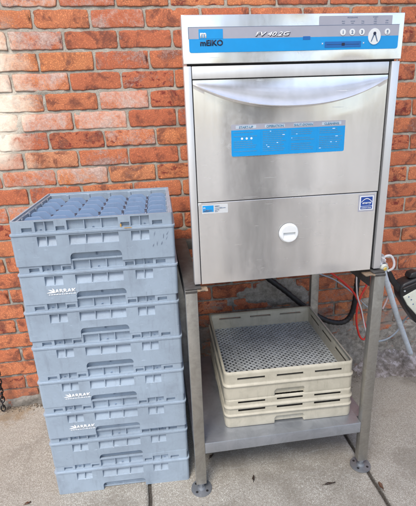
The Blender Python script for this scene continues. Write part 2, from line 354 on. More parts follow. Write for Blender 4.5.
# ------------------------------------------------------------------ ground (one sheet with two tooled slab joints)
def build_ground():
    J=[.2485,1.095]
    xs=set([-40,-20,-10,-6,-4,-3,-2.2,4,5,7,12,22,42])
    x=-1.6
    while x<3.2: xs.add(round(x,4)); x+=.04
    for j in J:
        for d in (-.02,-.0085,-.006,-.004,0,.004,.006,.0085,.02): xs.add(round(j+d,4))
    xs=sorted(xs)
    ys=set([-45,-25,-14,-9,-6,-4.5,-3.5,-2.8,.5,1.5,4,12,30])
    y=-2.4
    while y<.3: ys.add(round(y,4)); y+=.02
    ys=sorted(ys)
    bm=bmesh.new(); lay=bm.verts.layers.float.new('joint')
    G=[]
    for yy in ys:
        row=[]
        for xx in xs:
            near=-1.6<=xx<=3.2 and -2.4<=yy<=.3
            z=0
            if near: z=noise.noise(Vector((xx*2.2,yy*2.2,3)))*.0018
            jf=0; X=xx
            for j in J:
                dj=abs(xx-j)
                if dj<.0201:
                    wob=noise.noise(Vector((j*9,yy*14,0)))*.0022+noise.noise(Vector((j*9,yy*60,4)))*.001
                    X=xx+wob if near else xx
                    if dj<.0045: z-=.010; jf=1
                    elif dj<.0065: z-=.0045; jf=.8
                    elif dj<.009: z-=.0007; jf=.25
            v=bm.verts.new((X,yy,z)); v[lay]=jf; row.append(v)
        G.append(row)
    for a,b in zip(G,G[1:]):
        for i in range(len(xs)-1): bm.faces.new((a[i],a[i+1],b[i+1],b[i]))
    o=link('ground',bm,M['concrete'],smooth='raw'); tag(o,kind='structure',label='weathered pale concrete slab ground with two dark joints'); return o
build_ground()

# ------------------------------------------------------------------ brick wall
def smear(x,z):
    """how far old mortar is smeared out over the brick faces (0..1)"""
    s=noise.fractal(Vector((x*5,z*8,2.3)),1,2,4)*.6
    a=0
    if z<.62:
        right=min(1,max(0,(x-.35)/.35)); a=max(0,(.37-z)/.28)*right
        # patch under the dishwasher
        a=max(a,1.15-math.hypot((x-.93)/.26,(z-.47)/.085))
        a=max(a,1.0-math.hypot((x-.60)/.16,(z-.58)/.03))
        a=max(a,.9-math.hypot((x-1.42)/.2,(z-.35)/.14))
        a=max(a,(.07-z)/.05*.8)
    return max(0,min(1,(a+s-.35)*2.2))
def build_wall():
    root=empty('brick_wall',(0,0,0))
    tag(root,'old orange brick wall with rough grey mortar joints behind the racks and dishwasher','wall')
    pitch=.0758; z0=1.757; half=.2175
    bm=bmesh.new(); lay=bm.loops.layers.color.new('tone'); al=bm.verts.layers.float.new('arris')
    jit={}
    special={ # (row, joint index near x) hand-read extra shifts
    }
    rnd=random.Random(11)
    for r in range(-22,24):
        ztop=z0-r*pitch; zbot=ztop-pitch
        if zbot<-.03: continue
        off=-.06 if r%2==0 else .045
        js=[]
        n=-18
        while off+half*n<4.6:
            x=off+half*n+rnd.uniform(-.010,.010)
            if r>12 and x<-.1 and r%2: x+=.05
            js.append(x); n+=1
        zz=rnd.uniform(-.0015,.0015)
        for a,b in zip(js,js[1:]):
            g=rnd.uniform(.0026,.0054); gz=rnd.uniform(.0030,.0054)
            x0,x1=a+g,b-g; zb,zt=max(zbot+gz+zz+rnd.uniform(-.001,.001),.004),ztop-gz+zz+rnd.uniform(-.0015,.001)
            if zt-zb<.02: continue
            dep=rnd.uniform(-.0018,.0022); tilt=rnd.uniform(-.012,.012); sl=rnd.uniform(-.05,.05)*(.5 if b<1 else .25)
            # outline
            cr=rnd.uniform(.005,.011)
            pts=[]
            def side(pa,pb,k):
                for i in range(k):
                    t=i/k; pts.append((pa[0]+(pb[0]-pa[0])*t,pa[1]+(pb[1]-pa[1])*t))
            c1=cr
            side((x0+c1,zb),(x1-c1,zb),16)
            pts.append((x1-c1*.3,zb+c1*.0+c1*.05)); side((x1,zb+c1),(x1,zt-c1),5)
            pts.append((x1-c1*.3,zt-c1*.3)); side((x1-c1,zt),(x0+c1,zt),16)
            pts.append((x0+c1*.3,zt-c1*.3)); side((x0,zt-c1),(x0,zb+c1),5)
            pts.append((x0+c1*.3,zb+c1*.3))
            cx,cz=(x0+x1)/2,(zb+zt)/2; sd=rnd.uniform(0,99)
            P2=[]
            for (px,pz) in pts:
                w=noise.noise(Vector((px*38,pz*38,sd)))*.0032+noise.noise(Vector((px*110,pz*110,sd)))*.0018
                d=Vector((px-cx,pz-cz)); dl=Vector((max(-1,min(1,d.x/.02)) if abs(d.x)>(x1-x0)/2-.006 else 0, max(-1,min(1,d.y/.02)) if abs(d.y)>(zt-zb)/2-.006 else 0))
                px2=px+dl.x*w+sl*(pz-cz)*(-1); pz2=pz+dl.y*w+tilt*(px-cx)*.3
                P2.append((px2,pz2))
            def fy(px,pz): return dep+noise.noise(Vector((px*14,pz*18,sd)))*.0022
            rings=[]
            for ins,yy in ((0,.03),(0,.0034),(.0009,.0012),(.0024,.0003),(.0060,0)):
                ring=[]
                for (px,pz) in P2:
                    qx=px-(1 if px>cx else -1)*ins*min(1,abs(px-cx)/((x1-x0)/2)*1.0)
                    qz=pz-(pz-cz)/((zt-zb)/2)*ins
                    vv=bm.verts.new((qx,yy+fy(qx,qz),qz)); vv[al]=1.0 if yy>.001 else (.12 if yy>0 else 0); ring.append(vv)
                rings.append(ring)
            k=len(P2); fs=[]
            for A,B in zip(rings,rings[1:]):
                for i in range(k): fs.append(bm.faces.new((A[i],A[(i+1)%k],B[(i+1)%k],B[i])))
            # front face with an interior spine for gentle undulation
            inner=rings[-1]
            nsp=15
            spine=[bm.verts.new((x0+c1+(x1-x0-2*c1)*i/nsp,fy(x0+(x1-x0)*i/nsp,cz)-.0004,cz)) for i in range(nsp+2) if i<=nsp]
            # connect: bottom indices 0..16, right 17.., top, left
            bot=inner[0:17]; top_start=None
            # simple fan by nearest spine vertex
            def ns(v): 
                t=(v.co.x-(x0+c1))/(x1-x0-2*c1)*nsp
                return max(0,min(nsp,int(round(t))))
            for i in range(k):
                va,vb=inner[i],inner[(i+1)%k]; a1,b1=ns(va),ns(vb)
                if a1==b1: fs.append(bm.faces.new((va,vb,spine[a1])))
                else:
                    step=1 if b1>a1 else -1
                    fs.append(bm.faces.new((va,spine[a1+step],spine[a1])) if False else bm.faces.new((va,vb,spine[a1])))
                    q=a1
                    while q!=b1:
                        fs.append(bm.faces.new((vb,spine[q+step],spine[q]))); q+=step
            t=rnd.random(); left=x1<.45
            wh=rnd.random()**1.2
            if not left: wh*=.75
            else: wh=.42+.58*wh
            if zt<.95: wh*=.45; t=.35+.5*t
            dk=1 if rnd.random()<(.16) else rnd.random()*.2
            if not left and zt>.5: t=.12+.72*t
            # hand-read bricks
            if abs(ztop-1.68)<.01 and x0<0<x1: dk=1; wh=.9; t=.4
            if abs(ztop-1.757)<.01 and x0<.05<x1: t=.75; wh=.35; dk=0
            if abs(ztop-1.226)<.01 and x0<1.48<x1: dk=1
            for f in fs:
                for l in f.loops: l[lay]=(t,wh,dk,1)
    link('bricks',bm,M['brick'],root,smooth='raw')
    # mortar bed
    bm=bmesh.new(); G=[]
    nx,nz=320,300
    xs=[-.85+3.1*i/nx for i in range(nx+1)]; zs=[-.02+2.0*j/nz for j in range(nz+1)]
    for z in zs:
        row=[]
        for x in xs:
            s=smear(x,z)
            y=.0044+noise.fractal(Vector((x*26,z*26,1)),1,2,3)*.0030
            y-=s*(.012+.010*noise.fractal(Vector((x*11,z*14,5)),1,2,4)+(.03*max(0,(.10-z)/.1)**1.3 if x>.3 else .012*max(0,(.06-z)/.06)))
            row.append(bm.verts.new((x,y,z)))
        G.append(row)
    for a,b in zip(G,G[1:]):
        for i in range(nx): bm.faces.new((a[i],a[i+1],b[i+1],b[i]))
    def sheet(x0,x1,z0_,z1_): 
        v=[bm.verts.new(p) for p in ((x0,.0085,z0_),(x1,.0085,z0_),(x1,.0085,z1_),(x0,.0085,z1_))]; bm.faces.new(v)
    sheet(-4,-.85,-.02,3.5); sheet(2.25,4.6,-.02,3.5); sheet(-.85,2.25,1.98,3.5)
    # wall body
    box(bm,-4,4.6,.035,.22,-.02,3.5)
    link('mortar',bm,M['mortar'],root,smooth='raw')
build_wall()

# ------------------------------------------------------------------ moulded rack shells
def edges_samples(lo,hi,step,edges,eps):
    s=set()
    n=max(1,int(round((hi-lo)/step)))
    for i in range(n+1): s.add(round(lo+(hi-lo)*i/n,5))
    for e in edges:
        if lo<e<hi: s.add(round(e-eps,5)); s.add(round(e+eps,5))
    out=[]
    for v in sorted(s):
        if out and v-out[-1]<eps*.8: 
            continue
        out.append(v)
    return out
def ring_shell(bm,S,cr,us,zs,dfun,hole=None,inward=False,mi=0,wall=0,slot_shade=None):
    """rounded square shell of side S; dfun(side,u,z) = inset of the surface; hole(side,u,z) deletes faces"""
    cols=[]
    for sd in range(4):
        for u in us: cols.append((sd,u,None))
        for k in range(1,6): cols.append((sd,None,k*15))
    c=S/2
    rows=[]
    for z in zs:
        row=[]
        for sd,u,ang in cols:
            if u is not None:
                ins=dfun(sd,u,z)+wall; x,y=u-c,-c+ins
            else:
                ins=dfun(sd,S-cr,z)+wall; r=max(cr-ins,.001) if wall==0 or cr>ins else .002
                a=R(ang)
                x=c-cr+ (r)*math.sin(a); y=-c+cr-(r)*math.cos(a)
                if cr<=ins: x=c-ins-.002+.002*math.sin(a); y=-c+ins+.002-.002*math.cos(a)
            for _ in range(sd): x,y=-y,x
            row.append(bm.verts.new((x+c,y+c,z)))
        rows.append(row)
    n=len(cols)
    for j in range(len(zs)-1):
        zm=(zs[j]+zs[j+1])/2
        for i in range(n):
            k=(i+1)%n
            inh=cols[i][1] is not None and cols[k][1] is not None and cols[i][0]==cols[k][0]
            if hole and inh and hole(cols[i][0],(cols[i][1]+cols[k][1])/2,zm): continue
            f=bm.faces.new((rows[j][i],rows[j][k],rows[j+1][k],rows[j+1][i])); f.material_index=mi
            if slot_shade and inh and slot_shade(cols[i][0],(cols[i][1]+cols[k][1])/2,zm): f.material_index=1
            f.smooth=False
    return rows
def bridge(bm,a,b):
    n=len(a)
    for i in range(n):
        k=(i+1)%n; bm.faces.new((a[i],a[k],b[k],b[i]))

RH=.144; RP=.1312; LED=.0985
def make_glass_rack():
    S=.5; cr=.011
    ext=[(.075,.135,.122,.109),(.155,.268,.139,.109),(.278,.33,.122,.109),(.345,.655,.139,.109),(.67,.722,.122,.109),(.732,.845,.139,.109),(.865,.925,.122,.109)]
    low=[(.16,.27,.093,.062),(.35,.65,.093,.062),(.73,.84,.093,.062)]
    ribs_e=[.2115,.448,.552,.7885]; ribs_l=[.215,.45,.55,.785]
    AX0,AX1,AH,AR=.342,.658,.034,.014
    def inset(sd,u,z):
        f=u/S
        if z>LED+.006:
            d=.0045
            for a,b,t,bo in ext:
                if a<f<b and bo<z<t: 
                    d=.0150
                    for r in ribs_e:
                        if a<r<b and abs(f-r)<.0035: d=.0065
            return d
        if z>LED: return -.002
        d=.0006+(LED-z)*.012
        for a,b,t,bo in low:
            if a<f<b and bo<z<t:
                q=(z-bo)/(t-bo)
                dd=.002+.0095*min(1,q*1.5)
                for r in ribs_l:
                    if a<r<b and abs(f-r)<.0035: dd=.0012
                d+=dd
        # handle opening
        if z<AH:
            x=f*S; xa,xb=AX0*S,AX1*S
            if xa<x<xb:
                ok=True
                if z>AH-AR:
                    e=min(x-xa,xb-x)
                    if e<AR and math.hypot(AR-e,z-(AH-AR))>AR: ok=False
                if ok: d=.024
        if z<.02: pass
        return d
    ed=[]
    for a,b,_,_ in ext+low: ed+=[a*S,b*S]
    for r in ribs_e+ribs_l: ed+=[(r-.0035)*S,(r+.0035)*S]
    ed+=[AX0*S,AX1*S]
    us=edges_samples(cr,S-cr,.02,ed,.0005)
    fine=[AX0*S+i*.0014 for i in range(1,11)]+[AX1*S-i*.0014 for i in range(1,11)]
    us=sorted(set(us)|set(round(v,5) for v in fine))
    ze=[.062,.093,LED,LED+.006,.109,.122,.139,AH]
    zs=edges_samples(0,RH,.02,ze,.0005)
    zs=sorted(set(zs)|set(round(AH-AR+i*.0014,5) for i in range(0,10))|{.066,.072,.078})
    bm=bmesh.new()
    out=ring_shell(bm,S,cr,us,zs,inset)
    # rim top and inner wall
    inner=ring_shell(bm,S,cr,us,[.004,.06,RH-.0075,RH-.0055,RH],lambda s,u,z:.0170 if z<RH-.006 else .0110)
    bridge(bm,out[-1],inner[-1])
    # tabs inside the wall at each divider
    for sd in range(4):
        for i in range(1,6):
            u=S*i/6
            fs=[]
            v=[]
            b2=bmesh.new(); box(b2,u-.006,u+.006,.0168,.0215,.05,RH-.009,.0012)
            c=S/2
            bmesh.ops.translate(b2,verts=b2.verts,vec=(-c,-c,0)); bmesh.ops.rotate(b2,verts=b2.verts,cent=(0,0,0),matrix=Matrix.Rotation(R(90*sd),3,'Z')); bmesh.ops.translate(b2,verts=b2.verts,vec=(c,c,0))
            tm=bpy.data.meshes.new('t'); b2.to_mesh(tm); b2.free(); bm.from_mesh(tm); bpy.data.meshes.remove(tm)
    # open bottom lattice
    for i in range(13):
        p=.014+i*(.472/12)
        box(bm,p-.002,p+.002,.013,.487,.003,.009); box(bm,.013,.487,p-.002,p+.002,.0035,.0085)
    shell=link('crate_shell',bm,M['rack_grey'],smooth='raw')
    for p in shell.data.polygons: p.use_smooth=False
    # dividers with scalloped tops
    bm=bmesh.new()
    prof=[(0,.0),(.07,.0),(.14,.45),(.21,.85),(.28,1),(.72,1),(.79,.85),(.86,.45),(.93,0),(1,0)]
    cell=.475/6
    for ax in range(2):
        for i in range(1,6):
            p=.0125+cell*i
            for k in range(6):
                q0=.0125+cell*k
                hm=.0105 if ax==0 else -.001
                A=[];B=[]
                for t,h in prof:
                    q=q0+cell*t; zt=(RH-.021 if ax==0 else RH-.030)+h*(hm+.003); th=.0019
                    bow=math.sin(t*math.pi)*.003*(1 if (i+k)%2 else -1)
                    for sg,lst in ((-1,A),(1,B)):
                        co=(q,p+sg*th+bow*0) if ax==0 else (p+sg*th,q)
                        c2=(q,p+sg*.0032) if ax==0 else (p+sg*.0022,q); lst.append((bm.verts.new((co[0],co[1],.02)),bm.verts.new((c2[0],c2[1],zt))))
                for a in range(len(prof)-1):
                    bm.faces.new((A[a][0],A[a+1][0],A[a+1][1],A[a][1])); bm.faces.new((B[a+1][0],B[a][0],B[a][1],B[a+1][1]))
                    bm.faces.new((A[a][1],A[a+1][1],B[a+1][1],B[a][1]))
    for i in range(1,6):
        for k in range(1,6):
            x,y=.0125+cell*i,.0125+cell*k
            cyl(bm,(x,y,(.02+RH-.021)/2),.0062,.0054,RH-.021-.02,seg=10,mi=1)
    cells=link('divider_grid',bm,[M['rack_cells'],M['rack_posts']])
    return shell,cells

# text helper: real letter meshes lying on a vertical face looking to -y
_fc=[0]
def text_mesh(s,size,bold=0.0,shear=0,align='LEFT',xs=1):
    cu=bpy.data.curves.new('txt','FONT'); cu.body=s; cu.size=size; cu.offset=bold; cu.shear=shear; cu.align_x=align
    cu.resolution_u=3; cu.extrude=0
    o=bpy.data.objects.new('txt',cu); col.objects.link(o)
    dg=bpy.context.evaluated_depsgraph_get(); me=bpy.data.meshes.new_from_object(o.evaluated_get(dg))
    bpy.data.objects.remove(o); bpy.data.curves.remove(cu)
    for v in me.vertices:
        x,y=v.co.x*xs,v.co.y; v.co=(x,0,y)
    return me
def add_text(bm,s,x,y,z,size,bold=0,shear=0,align='LEFT',mi=0,xs=1,depth=.0004):
    me=text_mesh(s,size,bold,shear,align,xs)
    b2=bmesh.new(); b2.from_mesh(me); bpy.data.meshes.remove(me)
    r=bmesh.ops.extrude_face_region(b2,geom=b2.faces[:])
    bmesh.ops.translate(b2,verts=[v for v in r['geom'] if isinstance(v,bmesh.types.BMVert)],vec=(0,-depth,0))
    bmesh.ops.translate(b2,verts=b2.verts,vec=(x,y,z))
    for f in b2.faces: f.material_index=mi
    tm=bpy.data.meshes.new('t'); b2.to_mesh(tm); b2.free()
    bm.from_mesh(tm); bpy.data.meshes.remove(tm)
def rrect(bm,x0,x1,z0,z1,y,r,depth=.0008,mi=0,seg=5,rs=None):
    """rounded plate with its back at y, front at y-depth"""
    rs=rs or (r,r,r,r)  # bl br tr tl
    pts=[]
    for (cx,cz,a0,rr) in ((x0+rs[0],z0+rs[0],180,rs[0]),(x1-rs[1],z0+rs[1],270,rs[1]),(x1-rs[2],z1-rs[2],0,rs[2]),(x0+rs[3],z1-rs[3],90,rs[3])):
        if rr<=1e-6: pts.append((cx,cz)); continue
        for k in range(seg+1):
            a=R(a0+90*k/seg); pts.append((cx+rr*math.cos(a),cz+rr*math.sin(a)))
    F=[bm.verts.new((p[0],y-depth,p[1])) for p in pts]; B=[bm.verts.new((p[0],y,p[1])) for p in pts]
    n=len(pts)
    f=[bm.faces.new(F)]
    for i in range(n): f.append(bm.faces.new((F[i],B[i],B[(i+1)%n],F[(i+1)%n])))
    for q in f: q.material_index=mi

def rack_logo(parent):
    bm=bmesh.new()
    x,z=.075,.036
    # three-leaf swoosh
    for a,l,w in ((8,.026,.0032),(38,.024,.0034),(72,.019,.0034)):
        o=Vector((x+.030,0,z+.001)); d=Vector((-math.cos(R(a-4)),0,math.sin(R(a-4)))); n=Vector((d.z,0,-d.x))
        pts=[]
        for k in range(9): t=k/8; pts.append(o+d*l*t+n*w*math.sin(math.pi*t)*(1)+Vector((0,0,-.002*t*t)))
        for k in range(7,0,-1): t=k/8; pts.append(o+d*l*t-n*w*.35*math.sin(math.pi*t)+Vector((0,0,-.002*t*t)))
        F=[bm.verts.new((p.x,-.0002,p.z)) for p in pts]; bm.faces.new(F)
    add_text(bm,'ARRAK',x+.031,0,z,.0170,.0006,0,xs=1.2,depth=.00015)
    # thin tagline, too small to read
    xx=x+.010; rr=random.Random(3)
    while xx<x+.094:
        w=rr.uniform(.004,.009); rrect(bm,xx,min(xx+w,x+.097),z-.0062,z-.0038,0,.0003,.0002); xx+=w+.0017
    ob=link('printed_logo',bm,M['white_ink'],parent)
    ob.location=(0,-.0003,0); ob.rotation_euler=(R(-.7),0,0)
    return ob

shell,cells=make_glass_rack()
gx,gy,gr=-.0937,-.5981,-.0278
rack_labels=['top rack of the blue-grey stack with its 36 open compartments in view',
 'second blue-grey rack from the top, the highest of those with a white printed logo',
 'third blue-grey rack from the top, plain fronted, just under the highest logo rack',
 'fourth blue-grey rack from the top, plain fronted, directly above the middle logo rack',
 'fifth blue-grey rack from the top, with the middle of the three white printed logos',
 'sixth blue-grey rack from the top, with the lowest of the white printed logos',
 'seventh blue-grey rack, second from the ground in the stack',
 'bottom blue-grey rack of the stack, standing on the concrete over a slab joint']
rj=random.Random(5)
for i in range(8):
    level=7-i
    dx,dy,dr=rj.uniform(-.002,.002),rj.uniform(-.002,.002),rj.uniform(-.006,.006)
    if i==0: dx=dy=dr=0
    root=empty('glass_rack',(gx+dx,gy+dy,level*RP+(.001 if level==0 else 0)),gr+dr)
    tag(root,rack_labels[i],'glass rack','blue-grey glass racks stacked by the wall')
    if i==0: s,c=shell,cells
    else: s,c=shell.copy(),cells.copy(); col.objects.link(s); col.objects.link(c)
    s.parent=root; c.parent=root
    if i in (1,4,5): rack_logo(root)
    if i==0:
        # scuffs on the right of the front and two orange smudges
        bm=bmesh.new(); rr=random.Random(2)
        for k in range(9):
            x0=.425+rr.uniform(0,.05); z0=.035+rr.uniform(0,.04); l=rr.uniform(.008,.022); a=R(rr.uniform(55,80))
            w=rr.uniform(.0007,.0016); d=Vector((math.cos(a),0,math.sin(a))); n=Vector((-d.z,0,d.x))
            P=Vector((x0,0,z0))
            vs=[bm.verts.new(P-n*w*.3),bm.verts.new(P+d*l*.5-n*w),bm.verts.new(P+d*l),bm.verts.new(P+d*l*.5+n*w)]
            bm.faces.new(vs)
        sc=link('scuff_marks',bm,plain('scuff_grey',(.16,.2,.27),.6),root); sc.location=(0,-.0006,0); sc.rotation_euler=(R(-.7),0,0)
        bm=bmesh.new()
        rrect(bm,.333,.337,.108,.118,.0035,.001,.0006); rrect(bm,.345,.368,.1045,.1065,-.0025,.0008,.0006)
        link('orange_smudge',bm,plain('orange_stain',(.5,.27,.05),.6),root)

# ------------------------------------------------------------------ beige flat racks
def make_beige(Hh,slotz,ledges,full,name_floor=True,floor_z=None,fmat='mesh_floor'):
    S=.494; cr=.022
    AX0,AX1,AH,AR=.385,.615,.030,.008
    slots=[(.11,.30),(.41,.60),(.71,.90)] 
    slots=[(.10,.31),(.40,.60),(.69,.90)]
    def inset(sd,u,z):
        d=0
        for lz in ledges:
            if abs(z-lz)<.0035: d=min(d,-.0022)
        top=max(ledges); 
        if z>top+.0035: d+=.0030
        elif z<min(ledges)-.0035: d+=.0006
        else: d+=.0020 if abs(z-min(ledges))>.0035 and abs(z-top)>.0035 else 0
        if z<.012: d+=.002*(1-z/.012)**2
        if z<AH and sd in (0,1,2,3):
            x=u; xa,xb=AX0*S,AX1*S
            if xa<x<xb:
                ok=True
                if z>AH-AR:
                    e=min(x-xa,xb-x)
                    if e<AR and math.hypot(AR-e,z-(AH-AR))>AR: ok=False
                if ok: d=.02
        return d
    def hole(sd,u,z):
        f=u/S
        for sz in slotz:
            if abs(z-sz)<.0040:
                for a,b in slots:
                    if a<f<b: return True
        return False
    ed=[x*S for ab in slots for x in ab]+[AX0*S,AX1*S]
    us=edges_samples(cr,S-cr,.02,ed,.0005)
    fine=[AX0*S+i*.0014 for i in range(1,7)]+[AX1*S-i*.0014 for i in range(1,7)]
    us=sorted(set(us)|set(round(v,5) for v in fine))
    zed=[AH]+[s+q for s in slotz for q in (-.0040,.0040)]+[l+q for l in ledges for q in (-.0035,.0035)]
    zs=edges_samples(0,Hh,.012,zed,.0004)
    zs=sorted(set(zs)|set(round(AH-AR+i*.0014,5) for i in range(0,6))|{.001,.003,.006})
    bm=bmesh.new()
    out=ring_shell(bm,S,cr,us,zs,inset,hole)
    zi=sorted(set([.005,.03]+[z for z in zs if z>min(slotz)-.02]))
    zi=[z for z in zi if z<Hh-.0008]+[Hh]
    inner=ring_shell(bm,S,cr,us,zi,lambda s,u,z:.0125 if z<Hh-.003 else .0095,lambda s,u,z:s!=0 and hole(s,u,z),slot_shade=lambda s,u,z:s==0 and any(abs(z-q)<.0125 for q in slotz))
    bridge(bm,out[-1],inner[-1])
    # inner corner ribs + side pips
    for sd in range(4):
        for k in range(3):
            pass
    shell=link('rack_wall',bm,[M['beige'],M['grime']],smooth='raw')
    # smooth only the corners
    bm=bmesh.new(); fz=floor_z; p=.0165; w=.0027; bh=.0035; a=.0095; b=S-.0095
    def bar(x0,y0,x1,y1,z0,z1,w):
        d=Vector((x1-x0,y1-y0,0)); 
        if d.length<.004: return
        d.normalize(); n=Vector((-d.y,d.x,0))*w
        P=[Vector((x0,y0,0))-n,Vector((x1,y1,0))-n,Vector((x1,y1,0))+n,Vector((x0,y0,0))+n]
        lo=[bm.verts.new((q.x,q.y,z0)) for q in P]; hi=[bm.verts.new((q.x,q.y,z1)) for q in P]
        bm.faces.new(hi)
        for i in range(4): bm.faces.new((lo[i],lo[(i+1)%4],hi[(i+1)%4],hi[i]))
    if name_floor:
        c=-(b-a)
        step=p*math.sqrt(2)*.98
        k=c
        while k<(b-a):
            # y = x + k
            x0=max(a,a-k); x1=min(b,b-k)
            if x1>x0: bar(x0,x0+k,x1,x1+k,fz-bh,fz,w)
            # y = -x + (a+b) + k
            x0=max(a,a+k); x1=min(b,b+k)
            if x1>x0: bar(x0,-x0+a+b+k,x1,-x1+a+b+k,fz-bh+.0004,fz+.0006,w)
            k+=step
        # heavier cross ribs under the mesh
        for i in range(1,6):
            q=a+(b-a)*i/6; box(bm,q-.002,q+.002,a,b,fz-.018,fz-.006); box(bm,a,b,q-.002,q+.002,fz-.0175,fz-.0065)
        fl=link('mesh_floor',bm,M[fmat])
    else: bm.free(); fl=None
    return shell,fl
bxx,byy,br=.5471+.003,-.6139+.003,-.0324
z0b=.2180
lowH=.1225; topH=.1165
root=empty('dish_rack',(bxx,byy,z0b+.0005),br); tag(root,'lower beige slotted rack standing on the steel shelf','dish rack','beige dish racks on the shelf')
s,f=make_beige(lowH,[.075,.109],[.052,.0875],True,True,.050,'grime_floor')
s.parent=root; f.parent=root
root=empty('dish_rack',(bxx-.001,byy+.001,z0b+.0005+lowH-.002),br+.004); tag(root,'upper open beige rack with stained mesh floor, lying on another beige rack','dish rack','beige dish racks on the shelf')
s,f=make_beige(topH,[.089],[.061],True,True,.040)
s.parent=root; f.parent=root
# small pips on the inner side wall of the open rack
pm=plain('pip_shadow',(.30,.27,.21),.6)  # darker beige for the pips
for k in range(5):
    bm=bmesh.new(); cyl(bm,(.4805,.06+k*.093,.078),.0035,.003,.003,axis='x',seg=12); link('wall_pip',bm,pm,root)

# ------------------------------------------------------------------ stand
lx0,lx1,ly,lw=.4243,1.0985,-.6741,.0384
ybk=-.127; RT=.8265; SH=.2175
st=empty('steel_stand',((lx0+lx1)/2,(ly+ybk)/2,0)); tag(st,'worn stainless steel stand with square legs and a low shelf, carrying the dishwasher','stand')
def sp(bm,name,mat,smooth=False,parent=None):
    o=link(name,bm,mat,parent or st,smooth)
    if parent is None: o.matrix_parent_inverse=Matrix.Translation(st.location).inverted()
    return o
for x,y in ((lx0,ly),(lx1-lw,ly),(lx0,ybk-.0),(lx1-lw,ybk)):
    bm=bmesh.new(); top=RT-.0065 if y==ly else RT-.0065
    box(bm,x,x+lw,y,y+.028,.034,top,.0025)
    # welded cap bead
    if y==ly: box(bm,x-.0006,x+lw+.0006,y-.0006,y+.0286,top-.010,top+.0004,.0012,1)
    lg=sp(bm,'leg',[M['steel_leg'],M['steel_dark']],True)
    bm=bmesh.new(); cx,cy=x+lw/2,y+.013
    cyl(bm,(cx,cy,.021),.0105,.0105,.034,seg=20)
    cyl(bm,(cx,cy,.0325),.0155,.0155,.005,seg=6)
    cyl(bm,(cx,cy,.0115),.016,.0125,.008,seg=24)
    # flange plate with raised rim
    cyl(bm,(cx,cy,.0045),.0395,.0385,.006,seg=40)
    for k in range(4):
        a=R(45+90*k); cyl(bm,(cx+.027*math.cos(a),cy+.027*math.sin(a),.0076),.0048,.0048,.0016,seg=14,mi=1)
    ft=link('foot_flange',bm,[M['steel_foot'],M['gap']],lg,True)
    
# side rails (angle section) and mounting tabs
bm=bmesh.new()
box(bm,lx0,lx0+.052,ly+.004,ybk+lw,RT-.006,RT,.0015); box(bm,lx0+.001,lx0+.004,ly+lw,ybk,RT-.06,RT-.006)
box(bm,lx0+.030,lx0+.034,ly+lw,ybk,RT-.06,RT-.006)
sp(bm,'side_rail',M['steel_dark'],True)
bm=bmesh.new()
box(bm,lx1-lw-.004,lx1,ly+.004,ybk+lw,RT-.006,RT,.0015); box(bm,lx1-lw+.002,lx1-lw+.006,ly+lw,ybk,RT-.064,RT-.006)
sp(bm,'side_rail',M['steel_dark'],True)
bm=bmesh.new(); box(bm,lx0+.0525,lx1-lw-.0045,ybk+.004,ybk+.034,RT-.045,RT-.003,.0015); sp(bm,'rear_rail',M['steel_dark'],True)
for x,s in ((lx0+.0385,1),(lx1-.0385-.034,1)):
    bm=bmesh.new(); box(bm,x,x+.034,ly-.004,ly+.030,RT-.0105,RT-.0062,.001)
    box(bm,x+.010,x+.024,ly+.006,ly+.016,RT-.0112,RT-.0104,mi=1)
    box(bm,x+.009,x+.025,ly-.0046,ly-.0039,RT-.0092,RT-.0075,mi=1)
    sp(bm,'mounting_tab',[M['rust'],M['gap']])
# shelf: tray with turned-down lips
bm=bmesh.new()
fx0,fx1=lx0+lw+.0006,lx1-lw-.0006; fy=ly+.002
def shelf_box(): 
    prof=[(fy+.012,SH-.046),(fy+.0015,SH-.046),(fy,SH-.044),(fy,SH-.003),(fy+.001,SH-.0008),(fy+.0035,SH),(ybk+.03,SH),(ybk+.034,SH-.003),(ybk+.034,SH-.044)]
    rows=[]
    n=12
    for i in range(n+1):
        x=fx0+(fx1-fx0)*i/n
        rows.append([bm.verts.new((x,y,z-(.0012*math.sin(math.pi*i/n) if z>SH-.01 else 0))) for y,z in prof])
    for a,b in zip(rows,rows[1:]):
        for k in range(len(prof)-1): bm.faces.new((a[k],a[k+1],b[k+1],b[k]))
    # side wings behind the front legs
    for x0,x1 in ((lx0+.002,fx0),(fx1,lx1-.002)):
        box(bm,x0,x1,ly+lw+.001,ybk-.001,SH-.044,SH-.001)
shelf_box()
sp(bm,'shelf',M['steel_shelf'],True)

# ------------------------------------------------------------------ dishwasher
def warp(x,z): return noise.noise(Vector((x*7,z*.12,.7)))*.0022+noise.noise(Vector((x*21,z*.5,4.7)))*.00035
def sheet_panel(bm,x0,x1,y0,y1,z0,z1,nx=40,nz=20,e=.0012):
    F=[]
    for j in range(nz+3):
        row=[]
        for i in range(nx+3):
            ti=min(max(i-1,0),nx)/nx; tj=min(max(j-1,0),nz)/nz
            edge=(i in(0,nx+2)) or (j in (0,nz+2))
            x=x0+e+(x1-x0-2*e)*ti; z=z0+e+(z1-z0-2*e)*tj
            if i==0: x=x0
            if i==nx+2: x=x1
            if j==0: z=z0
            if j==nz+2: z=z1
            fade=min(1,min(ti,1-ti)*12,min(tj,1-tj)*8)
            row.append(bm.verts.new((x,y0+(e if edge else 0)+warp(x,z)*fade,z)))
        F.append(row)
    for a,b in zip(F,F[1:]):
        for i in range(nx+2): bm.faces.new((a[i],a[i+1],b[i+1],b[i]))
    loop=[F[0][i] for i in range(nx+3)]+[F[j][nx+2] for j in range(1,nz+3)]+[F[nz+2][i] for i in range(nx+1,-1,-1)]+[F[j][0] for j in range(nz+1,0,-1)]
    B=[bm.verts.new((v.co.x,y1,v.co.z)) for v in loop]
    for k in range(len(loop)):
        q=(k+1)%len(loop); bm.faces.new((loop[k],B[k],B[q],loop[q]))
    bm.faces.new(B)
X0,X1,FY=.4567,1.0871,-.6569
